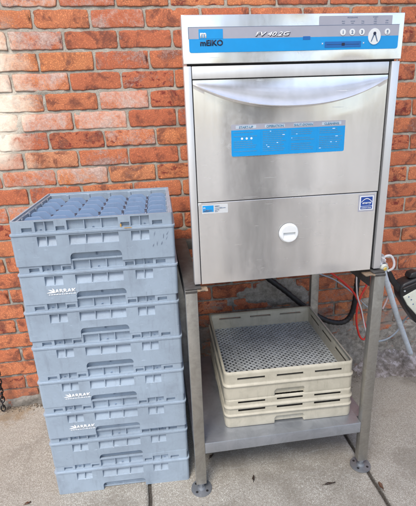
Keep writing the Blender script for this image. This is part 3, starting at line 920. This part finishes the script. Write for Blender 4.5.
dw=empty('dishwasher',((X0+X1)/2,-.38,RT)); tag(dw,'stainless steel commercial glasswasher with blue control strip on the steel stand','dishwasher')
inv=Matrix.Translation(dw.location).inverted()
def dp(bm,name,mats,smooth=False,parent=None):
    o=link(name,bm,mats,parent or dw,smooth)
    if parent is None: o.matrix_parent_inverse=inv
    return o
B0=.8300
# body tub, set in behind the front frame
bm=bmesh.new()
box(bm,X0+.048,X1-.012,FY+.03,-.10,B0,1.594,.002)
dp(bm,'body',M['steel_frame'],True)
# front frame strips
bm=bmesh.new()
box(bm,X0+.0008,X0+.0205,FY,FY+.03,B0+.003,1.4740,.0012)
box(bm,X1-.0245,X1-.0008,FY,FY+.03,B0+.003,1.4740,.0012)
box(bm,X0+.0225,X1-.0325,FY+.0012,FY+.028,1.4415,1.4735,.0012)
dp(bm,'front_frame',M['steel_frame'],True)
bm=bmesh.new(); box(bm,X0+.012,X1-.012,FY+.012,FY+.032,B0+.004,1.4795); dp(bm,'door_gasket',M['gap'])
# control panel casing
bm=bmesh.new(); sheet_panel(bm,X0,X1,FY-.003,FY+.034,1.4795,1.5980,60,8); dp(bm,'control_panel',M['steel'],True)
# door with bowed pull lip
def door():
    bm=bmesh.new(); x0,x1,z0,z1=.4800,1.0535,1.0975,1.4380
    nx=72
    def zc(u): return 1.3635+.066*abs(2*u-1)**2.3
    rows=[]
    nz1,nz2=26,40
    for i in range(nx+1):
        u=i/nx; x=x0+(x1-x0)*u; c=zc(u); A=.027*(1-abs(2*u-1)**3.2)+.0008
        colv=[]
        for k in range(nz1+1):
            s=k/nz1; z=z1-(z1-c)*s
            o=A*(s**2.1)
            colv.append((x,FY+.0005-o,z))
        colv.append((x,FY+.0005-A*.96,c-.0020)); colv.append((x,FY+.0005-A*.80,c-.0030)); colv.append((x,FY+.0005-A*.10,c-.0040)); colv.append((x,FY+.0005,c-.0052))
        for k in range(1,nz2+1):
            z=(c-.0052)+(z0-(c-.0052))*k/nz2; fd=min(1,k/6,(nz2-k)/4,min(u,1-u)*12); colv.append((x,FY+.0005+warp(x,z)*fd,z))
        colv.append((x,FY+.012,z0))
        colv.insert(0,(x,FY+.012,z1))
        rows.append([bm.verts.new(p) for p in colv])
    for a,b in zip(rows,rows[1:]):
        for k in range(len(a)-1): bm.faces.new((a[k],b[k],b[k+1],a[k+1]))
    for r in (rows[0],rows[-1]):
        w=[bm.verts.new((v.co.x,FY+.012,v.co.z)) for v in r]
        for k in range(len(r)-1):
            try: bm.faces.new((r[k],r[k+1],w[k+1],w[k]))
            except Exception: pass
    return dp(bm,'door',M['steel_door'],True)
door()
# lower panel
bm=bmesh.new(); sheet_panel(bm,.4800,1.0510,FY+.0004,FY+.012,B0+.0015,1.0945,60,24); dp(bm,'lower_panel',M['steel'],True)
# round finger pull
def pull():
    bm=bmesh.new(); Rr=.0315; cx,cz=.763,.982; nr,na=63,240
    def h(x,z,r):
        d=.0110*(1-.8*max(0,(r-.0265)/.005)**2) if r>.0265 else .0110
        if abs(x)<.0195 and -.0190<z<.0035:
            q=(z+.0190)/.0225; d=.0108-.0100*q**.8
            side=min(.0185-abs(x),z+.0165)
        return d
    rings=[]
    for i in range(1,nr+1):
        r=Rr*i/nr; ring=[]
        for k in range(na):
            a=2*math.pi*k/na; x,z=r*math.cos(a),r*math.sin(a); ring.append(bm.verts.new((cx+x,FY-.0001-h(x,z,r),cz+z)))
        rings.append(ring)
    c=bm.verts.new((cx,FY-.0001-h(0,0,0),cz))
    for k in range(na): bm.faces.new((c,rings[0][k],rings[0][(k+1)%na]))
    for a,b in zip(rings,rings[1:]):
        for k in range(na): bm.faces.new((a[k],b[k],b[(k+1)%na],a[(k+1)%na]))
    o=dp(bm,'finger_pull',M['white_plastic'],False)
pull()
# fascia strip
bm=bmesh.new(); PY=FY-.0036
rrect(bm,.4745,1.0715,1.5065,1.5400,PY,.004,.0016,0,rs=(.006,.006,0,0)); rrect(bm,.4745,1.0715,1.5400,1.5680,PY,.004,.0016,1,rs=(0,0,.003,.003))
rrect(bm,.836,1.049,1.5683,1.5915,PY,.002,.0012,1,rs=(0,0,.002,.002))
# dark rim line along the top and left
box(bm,.4735,1.0725,PY-.0019,PY,1.5680,1.5688,mi=2); box(bm,.4733,.4745,PY-.0019,PY,1.5400,1.5680,mi=2)
fas=dp(bm,'fascia_strip',[M['fascia_blue'],M['fascia_grey'],M['ink_grey']])
TY=PY-.0017
bm=bmesh.new(); rrect(bm,.5010,.5665,1.5398,1.5632,PY-.0010,.0005,.0011,0); 
link('logo_tile',bm,M['fascia_blue'],fas)
bm=bmesh.new(); LY=TY-.0006
add_text(bm,'m',.5045,LY,1.5430,.0225,.0011,mi=0,xs=1.0,depth=.0002)
add_text(bm,'mEIKO',.5035,LY,1.5235,.0190,.0006,mi=1,xs=1.10,depth=.0002)
link('maker_logo',bm,[M['white_ink'],M['ink']],fas)
bm=bmesh.new()
add_text(bm,'FV 40.2G',.6552,LY+.0004,1.5434,.0140,.0004,.35,mi=1,xs=1.78,depth=.0002); add_text(bm,'FV 40.2G',.6540,LY,1.5445,.0140,.0003,.35,mi=0,xs=1.78,depth=.0002)
link('model_lettering',bm,[M['white_ink'],M['ink']],fas)
bm=bmesh.new(); rrect(bm,.790,.811,1.5335,1.5420,TY,.001,.0005); link('indicator_window',bm,M['display_blue'],fas)
bm=bmesh.new(); rrect(bm,.8535,.9600,1.5125,1.5275,TY,.001,.0006,0)
rrect(bm,.903,.912,1.5165,1.5235,TY-.0006,.001,.0005,1); box(bm,.859,.955,TY-.0009,TY-.0006,1.5195,1.5202,mi=1)
link('temperature_display',bm,[M['display_blue'],M['ink']],fas)
for xx_ in (.8440,.9650):
    bm=bmesh.new(); add_text(bm,'×',xx_,TY,1.5190,.010,.0001,mi=0); link('display_mark',bm,M['white_ink'],fas)
for x,t in ((.905,'1'),(.932,'2'),(.9605,'3')):
    bm=bmesh.new(); cyl(bm,(x,TY-.0004,1.5505),.0082,.0082,.0016,axis='y',seg=36,mi=0); add_text(bm,t,x,TY-.0013,1.5465,.0115,.0004,align='CENTER',mi=1)
    link('wash_button',bm,[M['white_plastic'],M['ink_grey']],fas)
bm=bmesh.new(); cyl(bm,(1.0365,TY-.0004,1.5500),.0080,.0080,.0016,axis='y',seg=36,mi=0); add_text(bm,'0',1.0365,TY-.0013,1.5478,.009,.0004,align='CENTER',mi=1); rrect(bm,1.0335,1.0395,1.5445,1.5455,TY-.0012,.0002,.0004,1)
link('drain_button',bm,[M['white_plastic'],M['ink_grey']],fas)
bm=bmesh.new(); b2=bm
cyl(bm,(.9985,TY-.0006,1.5385),.0185,.0185,.002,axis='y',seg=48,mi=0)
for v in bm.verts: v.co.z=1.5385+(v.co.z-1.5385)*1.12
cyl(bm,(.9985,TY-.0019,1.5462),.0042,.0042,.0012,axis='y',seg=20,mi=1)
F=[bm.verts.new((.9985+a,TY-.0022,1.5385+c)) for a,c in ((-.0035,.006),(-.0105,-.013),(-.0080,-.0135),(-.0010,.003),(.0010,.003),(.0080,-.0135),(.0105,-.013),(.0035,.006))]
f=bm.faces.new(F); f.material_index=2
link('start_button',bm,[M['white_plastic'],M['ink'],M['ink_grey']],fas)
# faint captions on grey header
rr=random.Random(9)
for cx_,lines in ((.9310,((1.5850,'PROGRAMME',.0050),)),(.905,((1.5765,'short',.0046),(1.5715,'wash',.0044))),(.932,((1.5765,'normal',.0046),(1.5715,'wash',.0044))),(.9615,((1.5765,'long',.0046),(1.5715,'wash',.0044))),
    (.9985,((1.5855,'START',.0052),(1.5805,'ON',.0052),(1.5755,'wash',.005),(1.5708,'cycle',.0046))),(1.0330,((1.5765,'OFF',.0050),(1.5715,'drain',.0046)))):
    bm=bmesh.new()
    for z,t,sz in lines: add_text(bm,t,cx_,PY-.0013,z,sz,0,align='CENTER',depth=.0002)
    link('caption',bm,M['ink_grey'],fas)
# tape scrap on panel top left
# instruction label
bm=bmesh.new(); DY=FY-.0006
lab_x0,lab_x1,lz0,lz1=.5850,.9305,1.2270,1.3170
rrect(bm,lab_x0,lab_x1,lz0,1.3010,DY,.004,.0009,0,rs=(.005,.005,0,0)); rrect(bm,lab_x0,lab_x1,1.3010,lz1,DY,.004,.0009,1,rs=(0,0,.003,.003))
for k in range(1,4):
    x=lab_x0+(lab_x1-lab_x0)*k/4; box(bm,x-.0004,x+.0004,DY-.0012,DY-.0008,lz0+.004,1.300,mi=0)
ins=dp(bm,'instruction_label',[M['fascia_blue'],M['fascia_grey']])
bm=bmesh.new(); w=(lab_x1-lab_x0)/4
for k,t in enumerate(('START-UP','OPERATION','SHUT-DOWN','CLEANING')):
    cx=lab_x0+w*(k+.5)
    rrect(bm,cx-.030,cx+.030,1.3048,1.3136,DY-.0010,.001,.0003,2)
    add_text(bm,t,cx,DY-.0015,1.3060,.0085,.0002,align='CENTER',mi=1,xs=1.1)
    z=1.2945; rows=rr.choice((9,10))
    j=0
    while z>lz0+.010:
        j+=1
        if k==0 and 4<=j<=5:
            if j==4:
                for q in range(3): cyl(bm,(cx-.012+q*.014,DY-.0012,z-.001),.0032,.0032,.0005,axis='y',seg=14,mi=0)
            z-=.0047; continue
        if rr.random()<.14: z-=.0055; continue
        x=cx-w*.42; end=cx+w*rr.uniform(.2,.42)
        while x<end:
            ww=rr.uniform(.0025,.0085); 
            white=rr.random()<.02
            rrect(bm,x,min(x+ww,end),z-.0009,z+.0008,DY-.0010,.0002,.0003,0 if white else 1); x+=ww+.0016
        z-=.0055
link('label_lettering',bm,[M['white_ink'],plain('label_ink',(.10,.26,.42),.5),plain('label_header',(.50,.58,.66),.45)],ins)
# maker sticker on the lower panel
bm=bmesh.new(); QY=FY-.0003
rrect(bm,.4905,.5700,1.0615,1.0885,QY,.001,.0005,2); rrect(bm,.4925,.5260,1.0665,1.0860,QY-.0004,.0005,.0004,0)
add_text(bm,'m',.4945,QY-.0010,1.0765,.009,.0002,mi=1); add_text(bm,'mEIKO',.4940,QY-.0010,1.0682,.0082,.0003,mi=3,xs=1.1)
for j,(t,z) in enumerate((('MEIKO',1.0815),('www.meiko.com',1.0760),('service',1.0705),('24 h',1.0655))): add_text(bm,t,.5300,QY-.0006,z,.0048,.0001,mi=3)
dp(bm,'maker_sticker',[M['fascia_blue'],M['white_ink'],M['clear_sticker'],M['ink_grey']])
# energy mark sticker
bm=bmesh.new()
rrect(bm,.9910,1.0445,1.0340,1.0880,QY,.001,.0005,0); rrect(bm,.9950,1.0410,1.0385,1.0840,QY-.0004,.0005,.0004,1)
rrect(bm,.9985,1.0375,1.0520,1.0810,QY-.0007,.0005,.0004,2); rrect(bm,.9985,1.0375,1.0415,1.0505,QY-.0007,.0005,.0004,2)
pts=[]
for k in range(13):
    t=k/12; pts.append((1.000+.036*t,1.0625+.013*math.sin(math.pi*(t*.9+.05))))
F=[bm.verts.new((x,QY-.0015,z+.0012)) for x,z in pts]+[bm.verts.new((x,QY-.0015,z-.0012)) for x,z in pts[::-1]]
bm.faces.new(F).material_index=1
add_text(bm,'energy',1.0180,QY-.0012,1.0585,.0110,.0002,.3,align='CENTER',mi=1)
add_text(bm,'ENERGY STAR',1.0180,QY-.0012,1.0438,.0052,.0001,align='CENTER',mi=1)
dp(bm,'energy_sticker',[M['fascia_grey'],M['white_ink'],M['energy_blue']])

# ------------------------------------------------------------------ plumbing at the right of the stand
HY=-.2
def hose(name,label,cat,pts,r,mat,group=None,mi=None):
    bm=bmesh.new(); tube(bm,pts,r,10,10); o=link(name,bm,mat,None,'all'); tag(o,label,cat,group); return o
#PLUMB
hose('drain_hose','black corrugated drain hose sagging behind the stand from under the dishwasher','hose',
 [(.78,-.20,.828),(.80,-.12,.70),(0.837,-0.06,0.62),(0.867,-0.06,0.586),(0.948,-0.06,0.516),(1.032,-0.06,0.437),(1.118,-0.06,0.362),(1.195,-0.06,0.317),(1.266,-0.06,0.306),(1.306,-0.06,0.342),(1.322,-0.06,0.424),(1.325,-.06,.501),(1.318,-.07,.60),(1.25,-.12,.72),(1.12,-.2,.80),(1.03,-.25,.829)],lambda t:.0135+.0012*math.sin(t*620),M['black_rubber'])
hose('supply_hose','thin red hose looping down between the stand leg and the wall','hose',
 [(1.0,-.3,.829),(1.04,-.23,.72),(1.077,-.2,.679),(1.116,-.2,.647),(1.182,-.2,.592),(1.235,-.2,.537),(1.268,-.2,.478),(1.294,-.2,.396),(1.320,-.2,.324),(1.312,-.2,.280),(1.286,-.2,.30),(1.264,-.2,.378),(1.262,-.2,.462),(1.276,-.2,.512),(1.301,-.2,.57),(1.317,-.2,.64),(1.24,-.23,.72),(1.10,-.3,.80),(1.02,-.33,.829)],.0048,M['red_hose'])
hose('dosing_tube','thin white tube hanging inside the loop of the red hose','hose',
 [(1.03,-.36,.829),(1.15,-.25,.75),(1.236,-.2,.67),(1.247,-.205,.571),(1.256,-.205,.514),(1.282,-.205,.439),(1.303,-.205,.358),(1.318,-.205,.315)],.0036,M['white_hose'])
hose('dosing_tube','thin white tube running slantwise across the bricks behind the red hose','hose',
 [(.98,-.3,.829),(1.02,-.2,.70),(1.067,-.16,.636),(1.161,-.16,.588),(1.261,-.16,.507),(1.328,-.16,.437),(1.383,-.16,.399),(1.40,-.12,.36)],.0032,M['grey_hose'])
hose('dosing_tube','pale pink tube curling behind the top of the right front leg','hose',
 [(1.10,-.42,.829),(1.22,-.34,.76),(1.30,-.3,.70),(1.345,-.3,.635),(1.356,-.3,.577),(1.346,-.3,.529),(1.330,-.3,.487)],.0040,M['pink_hose'])
hose('dosing_tube','grey-blue thin hose arcing low by the wall behind the pale blue pipe','hose',
 [(1.385,-.09,.206),(1.423,-.1,.197),(1.478,-.1,.199),(1.52,-.1,.218),(1.553,-.1,.254),(1.566,-.12,.316),(1.555,-.2,.40),(1.53,-.35,.50)],.0045,M['grey_hose'])
# cable tie on the red hose
# pale blue drain pipe
bm=bmesh.new(); pts=[(1.104,-.612,.822),(1.129,-.605,.804),(1.167,-.56,.757),(1.222,-.5,.683),(1.306,-.41,.569),(1.436,-.28,.39),(1.554,-.17,.224),(1.640,-.095,.100)]
PP=[Vector(p) for p in pts]
tube(bm,pts,lambda t:.0085+.0048*t,14,8)
pp=link('drain_pipe',bm,M['blue_pipe'],None,'all'); tag(pp,'pale blue plastic pipe slanting down beside the right leg onto a heap of old concrete','pipe')
d=(PP[-1]-PP[-2]).normalized(); bm=bmesh.new(); cyl(bm,PP[-1]+d*.0035,.0136,.0136,.007,axis=tuple(d),seg=20); link('pipe_end',bm,M['cream'],pp)
# valve
vr=empty('water_valve',(1.098,-.60,.835)); tag(vr,'dull metal inlet valve with round white and yellow end beside the dishwasher corner','valve')
iv=Matrix.Translation(vr.location).inverted()
a=Vector((1.094,-.560,.853)); e=Vector((1.1085,-.650,.8265)); d=(e-a).normalized()
bm=bmesh.new(); cyl(bm,a+(e-a)*.45,.0115,.0125,(e-a).length*.8,axis=tuple(d),seg=24); cyl(bm,a+(e-a)*.30,.0150,.0150,.014,axis=tuple(d),seg=6); cyl(bm,a+(e-a)*.62,.0138,.0138,.006,axis=tuple(d),seg=24)
o=link('valve_body',bm,M['chrome'],vr,True); o.matrix_parent_inverse=iv
bm=bmesh.new(); cyl(bm,e-d*.004,.0148,.0140,.009,axis=tuple(d),seg=14)
o=link('end_cap',bm,M['cream'],vr,False); o.matrix_parent_inverse=iv
bm=bmesh.new(); cyl(bm,e+d*.0012,.0072,.006,.003,axis=tuple(d),seg=12); o2=link('cap_insert',bm,M['yellow'],o,False)
bm=bmesh.new(); tube(bm,[(1.068,-.50,.838),(1.082,-.56,.833),(1.090,-.60,.829),(1.1005,-.625,.822)],.0125,12,6); o=link('valve_elbow',bm,M['black_rubber'],vr,'all'); o.matrix_parent_inverse=iv
# crumpled clear film above the valve
bm=bmesh.new(); rr=random.Random(4)
G=[]
for i in range(13):
    row=[]
    for j in range(13):
        u,v=i/12,j/12
        tp=(1-v)
        x=1.076+.052*u*(.35+.65*tp)+.010*v; z=.838+.056*v*(1-.25*u)-.012*u; y=-.632+.018*math.sin(u*9+v*4)*.5
        n=noise.noise_vector(Vector((u*4,v*4,2.2)))*.008; row.append(bm.verts.new((x+n.x,y+n.y*1.5,z+n.z)))
    G.append(row)
for p,q in zip(G,G[1:]):
    for j in range(12): bm.faces.new((p[j],q[j],q[j+1],p[j+1]))
o=link('plastic_film',bm,M['film'],None,False); sm_=o.modifiers.new('t','SOLIDIFY'); sm_.thickness=.0006
tag(o,'crumpled clear plastic film scrap caught on the valve by the dishwasher corner','plastic scrap')
hose('clear_tube','short loop of clear tube arching over the round valve end','hose',
 [(1.112,-.59,.829),(1.125,-.595,.838),(1.138,-.60,.853),(1.157,-.60,.852),(1.171,-.60,.828),(1.169,-.60,.806),(1.156,-.59,.792)],.0042,M['film'])
# black case with handle arm, cut by the frame
cs=empty('cable_case',(1.42,-.38,.58)); tag(cs,'black plastic case with a pale cream panel and black arm at the right edge','equipment case')
ic=Matrix.Translation(cs.location).inverted()
def slab(name,poly,y0,y1,mat,parent,bev=.006,inv=None):
    bm=bmesh.new(); F=[bm.verts.new((x,y0,z)) for x,z in poly]; B=[bm.verts.new((x,y1,z)) for x,z in poly]; n=len(poly)
    bm.faces.new(F); bm.faces.new(B[::-1])
    for i in range(n): bm.faces.new((F[i],F[(i+1)%n],B[(i+1)%n],B[i]))
    bmesh.ops.recalc_face_normals(bm,faces=bm.faces)
    if bev: bmesh.ops.bevel(bm,geom=bm.edges[:],offset=bev,segments=3,affect='EDGES',profile=.5)
    o=link(name,bm,mat,parent,True)
    if inv is not None: o.matrix_parent_inverse=inv
    return o
body=slab('case_body',[(1.332,.628),(1.344,.582),(1.386,.515),(1.432,.452),(1.53,.46),(1.545,.66),(1.47,.683),(1.410,.672),(1.345,.650)],-.41,-.345,M['black_plastic'],cs,.012,ic)
slab('cream_face',[(1.347,.594),(1.400,.622),(1.500,.645),(1.495,.500),(1.428,.492),(1.372,.553)],-.4135,-.406,M['cream'],cs,.004,ic)
slab('top_boss',[(1.372,.668),(1.380,.690),(1.402,.697),(1.43,.690),(1.44,.668)],-.402,-.36,M['black_plastic'],cs,.006,ic)
slab('cross_bar',[(1.335,.637),(1.35,.628),(1.47,.668),(1.46,.682)],-.424,-.412,M['black_plastic'],cs,.003,ic)
for x,z in ((1.352,.620),(1.404,.660)):
    bm=bmesh.new(); cyl(bm,(x,-.4265 if x>1.38 else -.4105,z),.0042,.0036,.006,axis='y',seg=14); o=link('screw_head',bm,M['white_plastic'],cs); o.matrix_parent_inverse=ic
for x,z in ((1.372,.592),(1.385,.578),(1.396,.556)):
    bm=bmesh.new(); cyl(bm,(x,-.4138,z),.0032,.0032,.001,axis='y',seg=14); o=link('panel_mark',bm,M['ink_grey'],cs); o.matrix_parent_inverse=ic
bm=bmesh.new(); tube(bm,[(1.215,-.46,.765),(1.257,-.43,.722),(1.30,-.40,.668),(1.345,-.385,.618)],lambda t:.0105+.003*t,12,8); o=link('support_arm',bm,M['black_plastic'],cs,'all'); o.matrix_parent_inverse=ic
bm=bmesh.new(); tube(bm,[(1.10,-.50,.84),(1.15,-.49,.81),(1.215,-.46,.765)],.009,10,6); o=link('cable',bm,M['black_rubber'],cs,'all'); o.matrix_parent_inverse=ic
bm=bmesh.new(); tube(bm,[(1.50,-.36,.55),(1.60,-.3,.40),(1.66,-.2,.22),(1.70,-.12,.02),(1.78,-.10,.009)],.008,10,8); o=link('power_cord',bm,M['black_rubber'],cs,'all'); o.matrix_parent_inverse=ic

# ------------------------------------------------------------------ chain hanging at the left edge
ch=empty('metal_chain',(-.44,-.05,.02)); tag(ch,'dark metal chain hanging against the foot of the wall at the left edge','chain')
icn=Matrix.Translation(ch.location).inverted()
z=.245; k=0
while z>.012:
    bm=bmesh.new(); n=22; A,Bh=.0085,.0125
    pts=[]
    for i in range(n+1):
        a=2*math.pi*i/n; pts.append((A*math.cos(a),0,Bh*math.sin(a)+ (0.004 if math.sin(a)>0 else -.004)))
    tube(bm,pts[:-1]+[pts[0]],.0030,8,1,smooth_path=False)
    bmesh.ops.rotate(bm,verts=bm.verts,cent=(0,0,0),matrix=Matrix.Rotation(R(25 if k%2 else 100)+rj.uniform(-.3,.3),3,'Z'))
    bmesh.ops.translate(bm,verts=bm.verts,vec=(-.4415+rj.uniform(-.002,.002)-(.245-z)*.045,-.052,z))
    o=link('chain_link',bm,M['chain'],ch,'all'); o.matrix_parent_inverse=icn
    z-=.0245; k+=1

# crumbly concrete haunch at the wall foot
bm=bmesh.new(); G=[]
nx_,ny_=110,34
for j in range(ny_+1):
    row=[]
    for i in range(nx_+1):
        x=1.34+.95*i/nx_; v=j/ny_; y=-.005-.155*v
        h=(.105*(1-v)**1.25)*min(1,(x-1.34)/.12)*(.75+.5*noise.noise(Vector((x*5,y*7,1))))
        h+=noise.fractal(Vector((x*22,y*22,4)),1,2,4)*.012*(1-v)+noise.noise(Vector((x*70,y*70,2)))*.003*(1-v)
        row.append(bm.verts.new((x,y+noise.noise(Vector((x*12,v*5,8)))*.03*v,h-.004*v)))
    G.append(row)
for a,b in zip(G,G[1:]):
    for i in range(nx_): bm.faces.new((a[i],b[i],b[i+1],a[i+1]))
def heapmat():
    m,nt,b=newmat('crumbled_concrete'); P=wpos(nt)
    a=noise_n(nt,16,6,.75,P,dist=.4); c_=noise_n(nt,70,5,.75,P)
    c=ramp(nt,a.outputs['Fac'],[(.35,(.10,.085,.075)),(.5,(.24,.215,.20)),(.62,(.46,.43,.45))]).outputs['Color']
    c=mix(nt,ramp(nt,c_.outputs['Fac'],[(.5,(0,0,0)),(.65,(.8,.8,.8))]).outputs['Color'],c,(.12,.10,.085,1))
    L(nt,c,b.inputs['Base Color']); b.inputs['Roughness'].default_value=.95; bump(nt,b,mth(nt,'ADD',a.outputs['Fac'],c_.outputs['Fac']),.9,.006)
    return m
o=link('concrete_heap',bm,heapmat(),None,'raw'); tag(o,'crumbling heap of pale old concrete at the wall foot, touched by the blue pipe','heap')

# ------------------------------------------------------------------ leaves and litter
def leaf(x,y,l,w,rz,label,mat,curl=.006,kind='dry_leaf'):
    bm=bmesh.new(); G=[]
    for i in range(11):
        t=i/10; ww=w*math.sin(math.pi*min(1,t*.93+.05))**.8*(1-.25*t)
        row=[]
        for j in range(5):
            s=(j-2)/2
            zz=.0015+curl*abs(s)**1.5*(.5+t)+.004*math.sin(t*4+s*2)*.5+.002
            row.append(bm.verts.new((l*(t-.5)+.0015*math.sin(j*9+i*5),ww*s*.5+.0012*math.sin(i*7+j*3),zz)))
        G.append(row)
    for a,b in zip(G,G[1:]):
        for j in range(4): bm.faces.new((a[j],b[j],b[j+1],a[j+1]))
    tube(bm,[(-l*.5,0,.004),(-l*.62,.002,.003),(-l*.74,-.001,.003)],.0008,5,3)
    o=link(kind,bm,mat,None,'all'); o.location=(x,y,.0005); o.rotation_euler=(0,0,rz)
    md=o.modifiers.new('s','SOLIDIFY'); md.thickness=.0006
    tag(o,label,'leaf','dry leaves on the concrete'); return o
leaf(.069,-.578,.034,.013,R(-25),'dark dry leaf lying at the front of the blue-grey rack stack',M['leaf_dark'])
leaf(.503,-.515,.022,.013,R(40),'small dark leaf scrap beside the left front foot of the stand',M['leaf_dark'])
leaf(.646,-.655,.020,.011,R(80),'small dark leaf on open concrete under the front of the shelf',M['leaf_dark'])
leaf(.925,-.727,.042,.011,R(3),'long thin dark leaf lying on the concrete left of the right front foot',M['leaf_dark'],.003)
leaf(1.104,-.772,.028,.016,R(100),'reddish brown leaf lodged in the slab joint near the right front foot',M['leaf_brown'])
leaf(-.20,-.615,.020,.012,R(20),'small brown leaf scrap near the bottom left corner of the picture',M['leaf_brown'],.003)
leaf(.435,-.745,.010,.006,R(60),'tiny dark leaf crumb right in front of the left front foot',M['leaf_dark'],.002)
bm=bmesh.new(); rr=random.Random(21)
def crumb(x,y,s):
    r=bmesh.ops.create_icosphere(bm,subdivisions=1,radius=s); 
    for v in r['verts']: v.co=Vector((v.co.x*rr.uniform(.6,1.4)+x,v.co.y*rr.uniform(.6,1.4)+y,max(-.0005,v.co.z*rr.uniform(.5,.9)+s*.4)))
for k in range(1900):
    x=rr.uniform(-.85,2.2); wdt=.025 if x<.9 else .07
    y=-.012-abs(rr.gauss(0,wdt)); crumb(x,y,rr.choice((.0015,.002,.003,.003,.0045,.007 if y>-.04 else .003)))
for k in range(420):
    crumb(rr.uniform(-.6,2.0),rr.uniform(-1.0,-.1),rr.uniform(.0006,.0016))
o=link('dirt_litter',bm,M['litter']); tag(o,'crumbs of dirt, mortar and leaf bits along the foot of the wall',None,None,'stuff')

# ------------------------------------------------------------------ unseen trunk and crown added behind the camera to darken the steel's reflection
tr=empty('tree',(1.20,-2.75,0)); tag(tr,'tree with a slim dark trunk across the yard, seen only mirrored in the steel door','tree')
bm=bmesh.new()
tube(bm,[(0,0,-.02),(.01,0,.5),(-.02,.01,1.3),(.02,-.02,2.2),(.05,-.05,3.2),(.1,-.1,4.4)],lambda t:.27*(1-.6*t)+.05*max(0,.06-t)*4,16,6)
lim=[]
for k in range(9):
    a=k*2.4; z=2.6+k*.2; l=1.3-.07*k
    e=Vector((math.cos(a)*l,math.sin(a)*l,z+l*.7)); lim.append(e); tube(bm,[(.03,-.03,z),(e.x*.45,e.y*.45,z+l*.25),tuple(e)],lambda t:.04*(1-.8*t),8,4)
link('trunk',bm,plain('bark',(.05,.04,.03),.9,var=.5,scale=20),tr,'all')
bm=bmesh.new(); rr=random.Random(8)
for e in lim+[Vector((.1,-.1,4.6))]:
    for k in range(330):
        d=Vector((rr.gauss(0,.36),rr.gauss(0,.36),rr.gauss(0,.26))); p0=e*.9+d+Vector((0,0,.15)); q=Matrix.Rotation(rr.uniform(0,6.3),3,Vector((rr.gauss(0,1),rr.gauss(0,1),rr.gauss(0,1))).normalized())
        vs_=[bm.verts.new(p0+q@Vector(c)) for c in ((-.05,0,0),(0,-.022,.005),(.05,0,0),(0,.022,.005))]; bm.faces.new(vs_)
link('crown',bm,plain('leaf_green',(.05,.09,.025),.6,var=.4,scale=6),tr)

# ------------------------------------------------------------------ light, sky, camera
w=bpy.data.worlds.new('World'); scene.world=w; w.use_nodes=True
nt=w.node_tree; bg=nt.nodes['Background']; sky=nt.nodes.new('ShaderNodeTexSky'); sky.sky_type='NISHITA'; sky.sun_disc=False
SUN_EL,SUN_AZ=R(56),R(205)   # azimuth clockwise from +y
sky.sun_elevation=SUN_EL; sky.sun_rotation=SUN_AZ; sky.dust_density=2.5; sky.air_density=1.0
nt.links.new(sky.outputs[0],bg.inputs[0]); bg.inputs[1].default_value=.13
sl=bpy.data.lights.new('sun','SUN'); sl.energy=1.5; sl.angle=R(20); sl.color=(1,.95,.87)
so=bpy.data.objects.new('sun',sl); col.objects.link(so)
dirv=Vector((math.sin(SUN_AZ)*math.cos(SUN_EL),math.cos(SUN_AZ)*math.cos(SUN_EL),math.sin(SUN_EL)))
so.rotation_euler=dirv.to_track_quat('Z','Y').to_euler()
cd=bpy.data.cameras.new('camera'); co=bpy.data.objects.new('camera',cd); col.objects.link(co)
yaw,pit,rol=-.1286,-.319,-.0394; f=424.2535
fw=Vector((math.sin(-yaw)*math.cos(pit),math.cos(yaw)*math.cos(pit),math.sin(pit)))
rt=Vector((math.cos(yaw),math.sin(yaw),0)); up=rt.cross(fw)
Rr=math.cos(rol)*rt+math.sin(rol)*up; U=-math.sin(rol)*rt+math.cos(rol)*up
m3=Matrix((Rr,U,-fw)).transposed()
co.matrix_world=Matrix.Translation((.342,-1.907,1.3523))@m3.to_4x4()
cd.sensor_fit='HORIZONTAL'; cd.sensor_width=36; cd.lens=f/416*36; cd.clip_end=500; cd.clip_start=.02
scene.camera=co
vs=scene.view_settings; vs.view_transform='Standard'; vs.look='None'; vs.gamma=1; vs.use_curve_mapping=False; vs.exposure=1.0
scene.render.resolution_x=842; scene.render.resolution_y=1024
